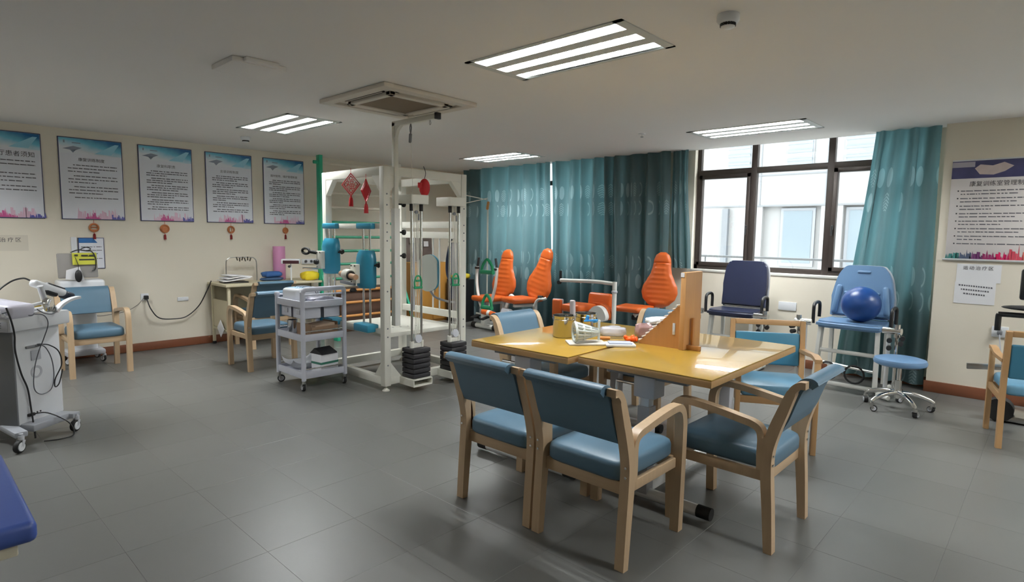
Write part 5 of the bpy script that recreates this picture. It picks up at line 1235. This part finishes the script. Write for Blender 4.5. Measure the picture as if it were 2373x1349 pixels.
# machine with curved handlebars
E1 = thing('handlebar_trainer', 'orange seated trainer with two curved white handlebars, left by the curtain', 'exercise machine', (-6.55, 6.66, 0), R(-8))
pear(E1, M_orange, 0.31, 0.80, (0.0, 0.10, 0.46), 0.16)
seatpad(E1, M_orange, (-0.06, -0.14, 0.46), 0.44, 0.42)
B().beam((0, 0.10, 0.05), (0, 0.12, 0.60), 0.05, 0.05).beam((0, -0.2, 0.40), (0, 0.12, 0.40), 0.05, 0.04).obj('seat_post', M_white, E1)
B().beam((0, 0.16, 0.06), (0.05, -0.26, 0.10), 0.07, 0.05, 0.01).obj('main_beam', M_white, E1)
B().cyl((-0.24, 0.16, 0.035), (0.24, 0.16, 0.035), 0.035, 12).obj('rear_foot', M_black, E1)
ft = B().tube([(-0.20, -0.28, 0.045), (0.28, -0.24, 0.045)], 0.042, 14).obj('front_foot', M_white, E1)
for x in (-0.22, 0.28): B().tube([(x-0.04, -0.284+0.04*(x > 0), 0.045), (x+0.06, -0.276+0.04*(x > 0), 0.045)], 0.045, 12).obj('foot_cap', M_rubber, ft)
B().box((0.05, -0.26, 0.17), (0.11, 0.12, 0.22), None, 0.02).obj('drive_column', M_white, E1)
B().box((0.05, -0.27, 0.29), (0.17, 0.13, 0.10), None, 0.03).obj('drive_head', M_gplas, E1)
for s in (-1, 1):
    cx = 0.05
    B().tube(cr([(cx+s*0.08, -0.27, 0.30), (cx+s*0.16, -0.27, 0.45), (cx+s*0.235, -0.26, 0.66), (cx+s*0.26, -0.25, 0.84), (cx+s*0.255, -0.24, 0.98)], 6), 0.024, 12).obj('handlebar', M_white, E1)
    B().tube([(cx+s*0.255, -0.24, 0.96), (cx+s*0.22, -0.24, 1.12)], 0.019, 10).obj('grip', M_rubber, E1)
    B().box((cx+s*0.24, -0.26, 0.955), (0.07, 0.05, 0.035), None, 0.008).obj('grip_clamp', M_black, E1)
    B().box((cx+s*0.13, -0.36, 0.20), (0.09, 0.16, 0.02), Rx(0.25), 0.005).obj('pedal', M_black, E1)
B().cyl((-0.14, -0.30, 0.235), (-0.02, -0.30, 0.235), 0.016, 10).obj('pedal_axle', M_white, E1)
B().cyl((0.14, -0.38, 0.30), (0.40, -0.33, 0.27), 0.045, 16, 0.04).obj('leg_roller', M_orange, E1)
B().cyl((0.25, -0.359, 0.288), (0.30, -0.349, 0.283), 0.047, 16).obj('roller_band', M_white, E1)
# second reclined seat
E2 = thing('recline_trainer', 'orange seated trainer with strongly leaning backrest at the curtain gap', 'exercise machine', (-5.78, 6.62, 0), R(-14))
o = pear(E2, M_orange, 0.31, 0.82, (0, 0.06, 0.50), 0.20); o.rotation_euler = (0, R(9), 0); o.location = (-0.08, 0, 0)
seatpad(E2, M_orange, (-0.10, -0.17, 0.50), 0.42, 0.42)
B().beam((-0.02, 0.08, 0.04), (-0.02, 0.08, 0.52), 0.05, 0.05).beam((-0.06, -0.28, 0.43), (-0.02, 0.10, 0.43), 0.05, 0.04).obj('seat_post', M_white, E2)
B().box((-0.02, -0.02, 0.03), (0.42, 0.46, 0.06), None, 0.015).obj('base_plate', M_black, E2)
B().tube(cr([(-0.46, -0.18, 0.30), (-0.40, -0.18, 0.42), (-0.33, -0.17, 0.54), (-0.28, -0.16, 0.55), (-0.20, -0.12, 0.46)], 5), 0.026, 10).obj('link_arm', M_white, E2)
B().box((-0.35, -0.19, 0.43), (0.05, 0.03, 0.20), Ry(0.5), 0.01).obj('link_cover', M_white, E2)
B().tube(cr([(0.16, -0.06, 0.44), (0.22, -0.06, 0.52), (0.30, -0.06, 0.56), (0.38, -0.05, 0.565), (0.40, -0.02, 0.58)], 5), 0.020, 10).obj('side_handle', M_white, E2)
B().tube([(0.26, -0.055, 0.585), (0.35, -0.05, 0.59)], 0.022, 10).obj('side_grip', M_rubber, E2)
B().box((-0.16, -0.36, 0.26), (0.24, 0.10, 0.26), Rx(-0.3), 0.04, 3).obj('leg_cover', M_gplas, E2)
# low lever machine
E3 = thing('lever_trainer', 'orange low seat trainer with side pads and a long white lever arm', 'exercise machine', (-4.50, 6.35, 0), R(0))
B().box((0.07, 0.12, 0.635), (0.37, 0.09, 0.20), Rx(-0.12), 0.04, 4).obj('backrest', M_orange, E3)
for k in range(3): B().box((0.06, 0.067-0.012*k*-1, 0.60+0.035*k), (0.16, 0.012, 0.012), Rx(-0.12), 0.005).obj('stitch_rib', M_orange, E3)
B().box((0.09, 0.06, 0.505), (0.36, 0.20, 0.11), None, 0.045, 4).obj('seat', M_orange, E3)
seatpad(E3, M_orange, (-0.12, -0.12, 0.53), 0.36, 0.36, 0.10)
B().box((-0.44, -0.16, 0.50), (0.14, 0.06, 0.26), Rz(0.25), 0.028, 4).obj('side_pad', M_orange, E3)
B().box((-0.455, -0.125, 0.49), (0.16, 0.03, 0.28), Rz(0.25), 0.014, 3).obj('pad_shell', M_gplas, E3)
B().box((-0.04, -0.34, 0.53), (0.075, 0.05, 0.27), Rx(0.06), 0.02, 4).obj('knob_tower', mat('pinkish_white_plastic', (220, 210, 210), 0.4), E3)
pod0 = [(-0.14, -0.02), (-0.11, 0.07), (-0.02, 0.14), (0.08, 0.12), (0.14, 0.03), (0.12, -0.04), (0.02, -0.06), (-0.02, -0.12), (-0.12, -0.13)]
pod = [(p.x, p.y) for p in cr([(a, c, 0) for a, c in pod0], 4, True)]
B().prism([(x+0.28, z+0.47) for x, z in pod], -0.28, -0.20).obj('pod', M_white, E3)
B().prism([(x*1.06+0.285, z*1.06+0.478) for x, z in pod[4:21]], -0.20, -0.12).obj('pod_pad', M_orange, E3)
B().lathe([(0.026, 0), (0.026, 0.012), (0, 0.014)], (0.275, -0.28, 0.45), 16, Rx(R(90))).obj('pod_knob', M_black, E3)
B().tube([(0.30, -0.24, 0.38), (0.52, -0.30, 0.30), (0.56, -0.32, 0.05)], 0.035, 12).tube([(-0.40, -0.15, 0.40), (-0.10, -0.20, 0.36), (0.28, -0.22, 0.38)], 0.035, 12).obj('front_beam', M_white, E3)
B().beam((0, -0.30, 0.03), (0, 0.30, 0.03), 0.10, 0.06, 0.01).beam((0.0, 0.05, 0.05), (0.0, 0.05, 0.48), 0.06, 0.06).obj('base', M_white, E3)
B().cyl((0.46, -0.15, 0.03), (0.46, -0.15, 0.92), 0.028, 14).obj('lever_post', M_white, E3)
B().cyl((0.46, -0.15, 0.03), (0.0, -0.10, 0.04), 0.03, 10).obj('post_foot', M_white, E3)
B().lathe([(0.03, 0), (0.038, 0.005), (0.038, 0.025), (0.03, 0.03)], (0.46, -0.15, 0.78), 16).obj('post_collar', M_gplas, E3)
lv = B().tube(cr([(0.46, -0.15, 0.895), (0.18, -0.14, 0.905), (-0.15, -0.13, 0.895), (-0.42, -0.12, 0.885)], 5), 0.024, 12).obj('lever_arm', M_white, E3)
B().cyl((-0.44, -0.10, 0.90), (-0.44, -0.10, 1.01), 0.018, 10).obj('lever_grip', M_rubber, lv)
B().lathe([(0, -0.02), (0.026, -0.02), (0.026, 0.02), (0, 0.02)], (-0.445, -0.12, 0.855), 12, Rx(R(90))).obj('lever_joint', M_black, lv)
# right orange seat
E4 = thing('pear_seat_trainer', 'orange seated trainer under the short curtain end beside the window', 'exercise machine', (-3.76, 6.66, 0), R(4))
pear(E4, M_orange, 0.25, 0.72, (0.02, 0.10, 0.58), 0.16)
seatpad(E4, M_orange, (-0.22, -0.12, 0.555), 0.44, 0.40, 0.07)
B().beam((0, 0.10, 0.04), (0, 0.12, 0.66), 0.05, 0.05).beam((-0.15, -0.2, 0.49), (0, 0.12, 0.49), 0.05, 0.04).obj('seat_post', M_white, E4)
B().box((0, 0.0, 0.03), (0.46, 0.5, 0.06), None, 0.015).obj('base_plate', M_white, E4)
B().box((-0.12, -0.10, 0.46), (0.16, 0.2, 0.07), None, 0.02).obj('seat_carriage', M_black, E4)

# ------------------------------------------------------------------ leg training chairs below the window
def legchair(label, x, y, rz, m_back, m_seat, W, shape, m_frame):
    t = thing('leg_training_chair', label, 'exercise chair', (x, y, 0), rz, 'leg training chairs under the window')
    h0, h1 = 0.70, 1.225
    if shape == 0: out = [(-W, 0), (W, 0), (W*1.0, 0.25), (W*0.93, 0.44), (W*0.78, 0.51), (W*0.55, 0.525), (-W*0.55, 0.525), (-W*0.78, 0.51), (-W*0.93, 0.44), (-W, 0.25)]
    else: out = [(-W, 0), (W, 0), (W*1.0, 0.20), (W*0.86, 0.40), (W*0.66, 0.50), (W*0.45, 0.525), (-W*0.45, 0.525), (-W*0.66, 0.50), (-W*0.86, 0.40), (-W, 0.20)]
    out2 = [(p.x, p.y) for p in cr([(a, b_, 0) for a, b_ in out[2:]], 4)]
    poly = [out[0], out[1]]+out2
    b = B().prism(poly, -0.035, 0.035, 'xz')
    bmesh.ops.bevel(b.bm, geom=[e for e in b.bm.edges if abs(e.verts[0].co.y-e.verts[1].co.y) < 1e-6], offset=0.016, segments=2, affect='EDGES')
    bmesh.ops.transform(b.bm, matrix=Matrix.Translation((0, 0.30, h0)) @ Rx(-0.16).to_4x4(), verts=b.bm.verts[:])
    bk = b.obj('backrest', m_back, t, angle=50)
    b = B().prism([(a*1.045, c*1.03) for a, c in poly], 0.030, 0.045, 'xz'); bmesh.ops.transform(b.bm, matrix=Matrix.Translation((0, 0.30, h0-0.006)) @ Rx(-0.16).to_4x4(), verts=b.bm.verts[:]); b.obj('back_shell', M_alu, bk)
    if shape == 1:
        for z, w in ((0.46, 0.36), (0.24, 0.95)):
            b = B().box((0, -0.030, z), (W*2*w*0.62, 0.03, 0.030), None, 0.012, 3); bmesh.ops.transform(b.bm, matrix=Matrix.Translation((0, 0.30, h0)) @ Rx(-0.16).to_4x4(), verts=b.bm.verts[:]); b.obj('back_roll', m_back, bk)
        for s in (-1, 1):
            b = B().box((s*W*0.80, -0.045, 0.17), (0.055, 0.05, 0.30), Ry(s*-0.12), 0.024, 3); bmesh.ops.transform(b.bm, matrix=Matrix.Translation((0, 0.30, h0)) @ Rx(-0.16).to_4x4(), verts=b.bm.verts[:]); b.obj('side_bolster', m_back, bk)
    b = B().prism([(-W*1.0, 0.30), (W*1.0, 0.30), (W*1.04, 0.0), (W*1.0, -0.14), (W*0.7, -0.17), (-W*0.7, -0.17), (-W*1.0, -0.14), (-W*1.04, 0.0)], h0-0.085, h0-0.02, 'xy')
    bmesh.ops.bevel(b.bm, geom=[e for e in b.bm.edges if abs(e.verts[0].co.z-e.verts[1].co.z) < 1e-6], offset=0.02, segments=3, affect='EDGES'); b.obj('seat', m_seat, t, angle=50)
    B().cyl((-W*0.9, 0.275, h0-0.005), (W*0.9, 0.275, h0-0.005), 0.010, 8).obj('hinge_rod', M_chrome, t)
    for s in (-1, 1):
        xs_ = s*(W+0.065)
        B().tube(cr([(xs_, -0.02, h0-0.07), (xs_, -0.02, h0+0.08), (xs_, 0.0, h0+0.125), (xs_+s*0.0, 0.06, h0+0.14), (xs_, 0.13, h0+0.135), (xs_, 0.16, h0+0.10), (xs_, 0.16, h0-0.02)], 5), 0.017, 10).obj('arm_handle', M_black, t)
        B().cyl((xs_-s*0.03, -0.16, h0-0.045), (xs_+s*0.12, -0.18, h0-0.045), 0.032, 14).obj('clamp_barrel', M_chrome, t)
        B().cyl((xs_+s*0.085, -0.18, h0-0.10), (xs_+s*0.085, -0.18, h0+0.02), 0.024, 12).obj('clamp_post', M_chrome, t)
        B().cyl((xs_+s*0.085, -0.18, h0-0.58), (xs_+s*0.085, -0.18, h0-0.08), 0.013, 10).obj('lever_rod', M_chrome, t)
        for dz, dx in ((-0.10, 0.13), (-0.15, 0.12), (-0.13, 0.03), (-0.20, 0.03)):
            B().cyl((xs_+s*dx, -0.185, h0+dz), (xs_+s*(dx+0.01), -0.235, h0+dz), 0.022, 10).obj('knob', M_rubber, t)
        B().cyl((xs_+s*0.02, -0.17, h0-0.62), (xs_+s*0.02, -0.17, h0-0.05), 0.018, 12).obj('swing_tube', M_alu, t)
        B().beam((s*(W-0.03), 0.28, 0.05), (s*(W-0.03), 0.28, h0-0.06), 0.035, 0.035).obj('rear_leg', m_frame, t)
        B().beam((s*(W-0.01), -0.12, 0.06), (s*(W-0.03), -0.06, h0-0.08), 0.04, 0.04).obj('front_leg', m_frame, t)
        B().tube(cr([(s*(W+0.02), 0.30, 0.03), (s*(W+0.02), -0.10, 0.03), (s*(W+0.06), -0.17, 0.03), (s*(W+0.13), -0.22, 0.03)], 4), 0.022, 10).obj('floor_rail', m_frame, t)
    B().cyl((-W, -0.12, 0.06), (W, -0.12, 0.06), 0.022, 10).obj('front_bar', m_frame, t)
    B().cyl((-W+0.02, -0.08, 0.38), (W-0.02, -0.08, 0.38), 0.020, 10).obj('cross_bar', m_frame, t)
    for s in (-0.5, 0.35):
        B().tube([(s*W+0.085*math.cos(a), -0.16, 0.19+0.085*math.sin(a)) for a in [2*math.pi*k/18 for k in range(18)]], 0.010, 8, True).obj('ankle_strap', M_rubber, t)
    B().cyl((-W*0.75, -0.15, 0.27), (W*0.9, -0.15, 0.24), 0.016, 10).obj('strap_rod', M_chrome, t)
    return t
legchair('navy leg training chair under the window, behind the teal chair', -2.66, 6.52, R(2), M_navy, M_navy, 0.25, 0, M_white)
legchair('sky blue leg training chair holding the ball, in front of the curtain', -1.47, 6.50, R(-2), M_sky, M_sky, 0.28, 1, M_white)
bl = tag(B().ball((0, 0, 0.175), (0.175, 0.17, 0.175), 32, 20).obj('exercise_ball', mat('deep_blue_rubber', (24, 66, 130), 0.32, var=0.05), None, (-1.405, 6.545, 0.681)), 'round deep blue exercise ball on the sky blue chair', 'ball')

# ------------------------------------------------------------------ rolling stool
ST = thing('rolling_stool', 'round blue rolling stool with chrome star base', 'stool', (-0.965, 6.05, 0), R(20))
B().lathe([(0, 0.395), (0.17, 0.395), (0.20, 0.41), (0.205, 0.43), (0.195, 0.452), (0.16, 0.462), (0, 0.464)], n=36).obj('seat', M_sky, ST)
B().lathe([(0, 0.385), (0.10, 0.385), (0.11, 0.396), (0, 0.396)], n=20).obj('seat_plate', M_black, ST)
B().cyl((0, 0, 0.10), (0, 0, 0.26), 0.027, 16).obj('column', M_chrome, ST)
B().cyl((0, 0, 0.25), (0, 0, 0.39), 0.017, 14).obj('piston', M_chrome, ST)
B().cyl((0.02, 0, 0.37), (0.15, 0.05, 0.36), 0.007, 8).obj('height_lever', M_black, ST)
for k in range(5):
    a = 2*math.pi*k/5
    leg = B(); P_ = cr([(0.02, 0, 0.15), (0.12, 0, 0.145), (0.22, 0, 0.115), (0.27, 0, 0.085)], 5)
    leg.tube([Rz(a) @ p for p in P_], [0.022-0.006*i/len(P_) for i in range(len(P_))], 10); leg.obj('star_leg', M_chrome, ST)
    caster(ST, 0.27*math.cos(a), 0.27*math.sin(a), 0.027, 0.085, a+0.7, False, 0.034)

# ------------------------------------------------------------------ arm and leg trainer at the right edge
AB = thing('limb_trainer', 'black and silver limb trainer with screen behind the right edge chair', 'exercise machine', (-0.02, 6.45, 0), R(0))
B().box((-0.05, 0, 0.035), (0.50, 0.40, 0.05), None, 0.012).obj('base', M_steel, AB)
for x in (-0.26, 0.2): B().cyl((x, -0.22, 0.10), (x, -0.10, 0.10), 0.095, 18).obj('wheel', M_rubber, AB)
B().beam((0.02, 0.05, 0.05), (0.02, 0.0, 0.80), 0.08, 0.08, 0.01).obj('column', M_black, AB)
B().tube(cr([(-0.33, -0.02, 0.74), (-0.33, -0.02, 0.85), (-0.325, -0.02, 0.875), (-0.30, -0.02, 0.88), (0.0, 0.0, 0.88)], 5), 0.022, 10).obj('handle_bar', M_black, AB)
B().ball((-0.12, -0.03, 0.945), (0.20, 0.09, 0.022), 20, 8).obj('arm_pad', M_rubber, AB)
s_ = B().box((-0.02, -0.02, 1.14), (0.38, 0.04, 0.26), None, 0.02).obj('screen', M_black, AB)
B().box((-0.02, -0.0415, 1.14), (0.33, 0.004, 0.21)).obj('display', mat('dark_glass', (48, 50, 54), 0.12), s_)
B().beam((-0.02, 0.02, 0.85), (-0.02, 0.0, 1.05), 0.04, 0.03).obj('screen_neck', M_black, AB)
B().beam((-0.50, -0.18, 0.43), (-0.25, -0.12, 0.45), 0.03, 0.05, 0.004).obj('foot_plate', M_steel, AB)
B().beam((0.02, -0.02, 0.10), (-0.02, -0.25, 0.42), 0.05, 0.05, 0.01).obj('crank_arm', M_black, AB)
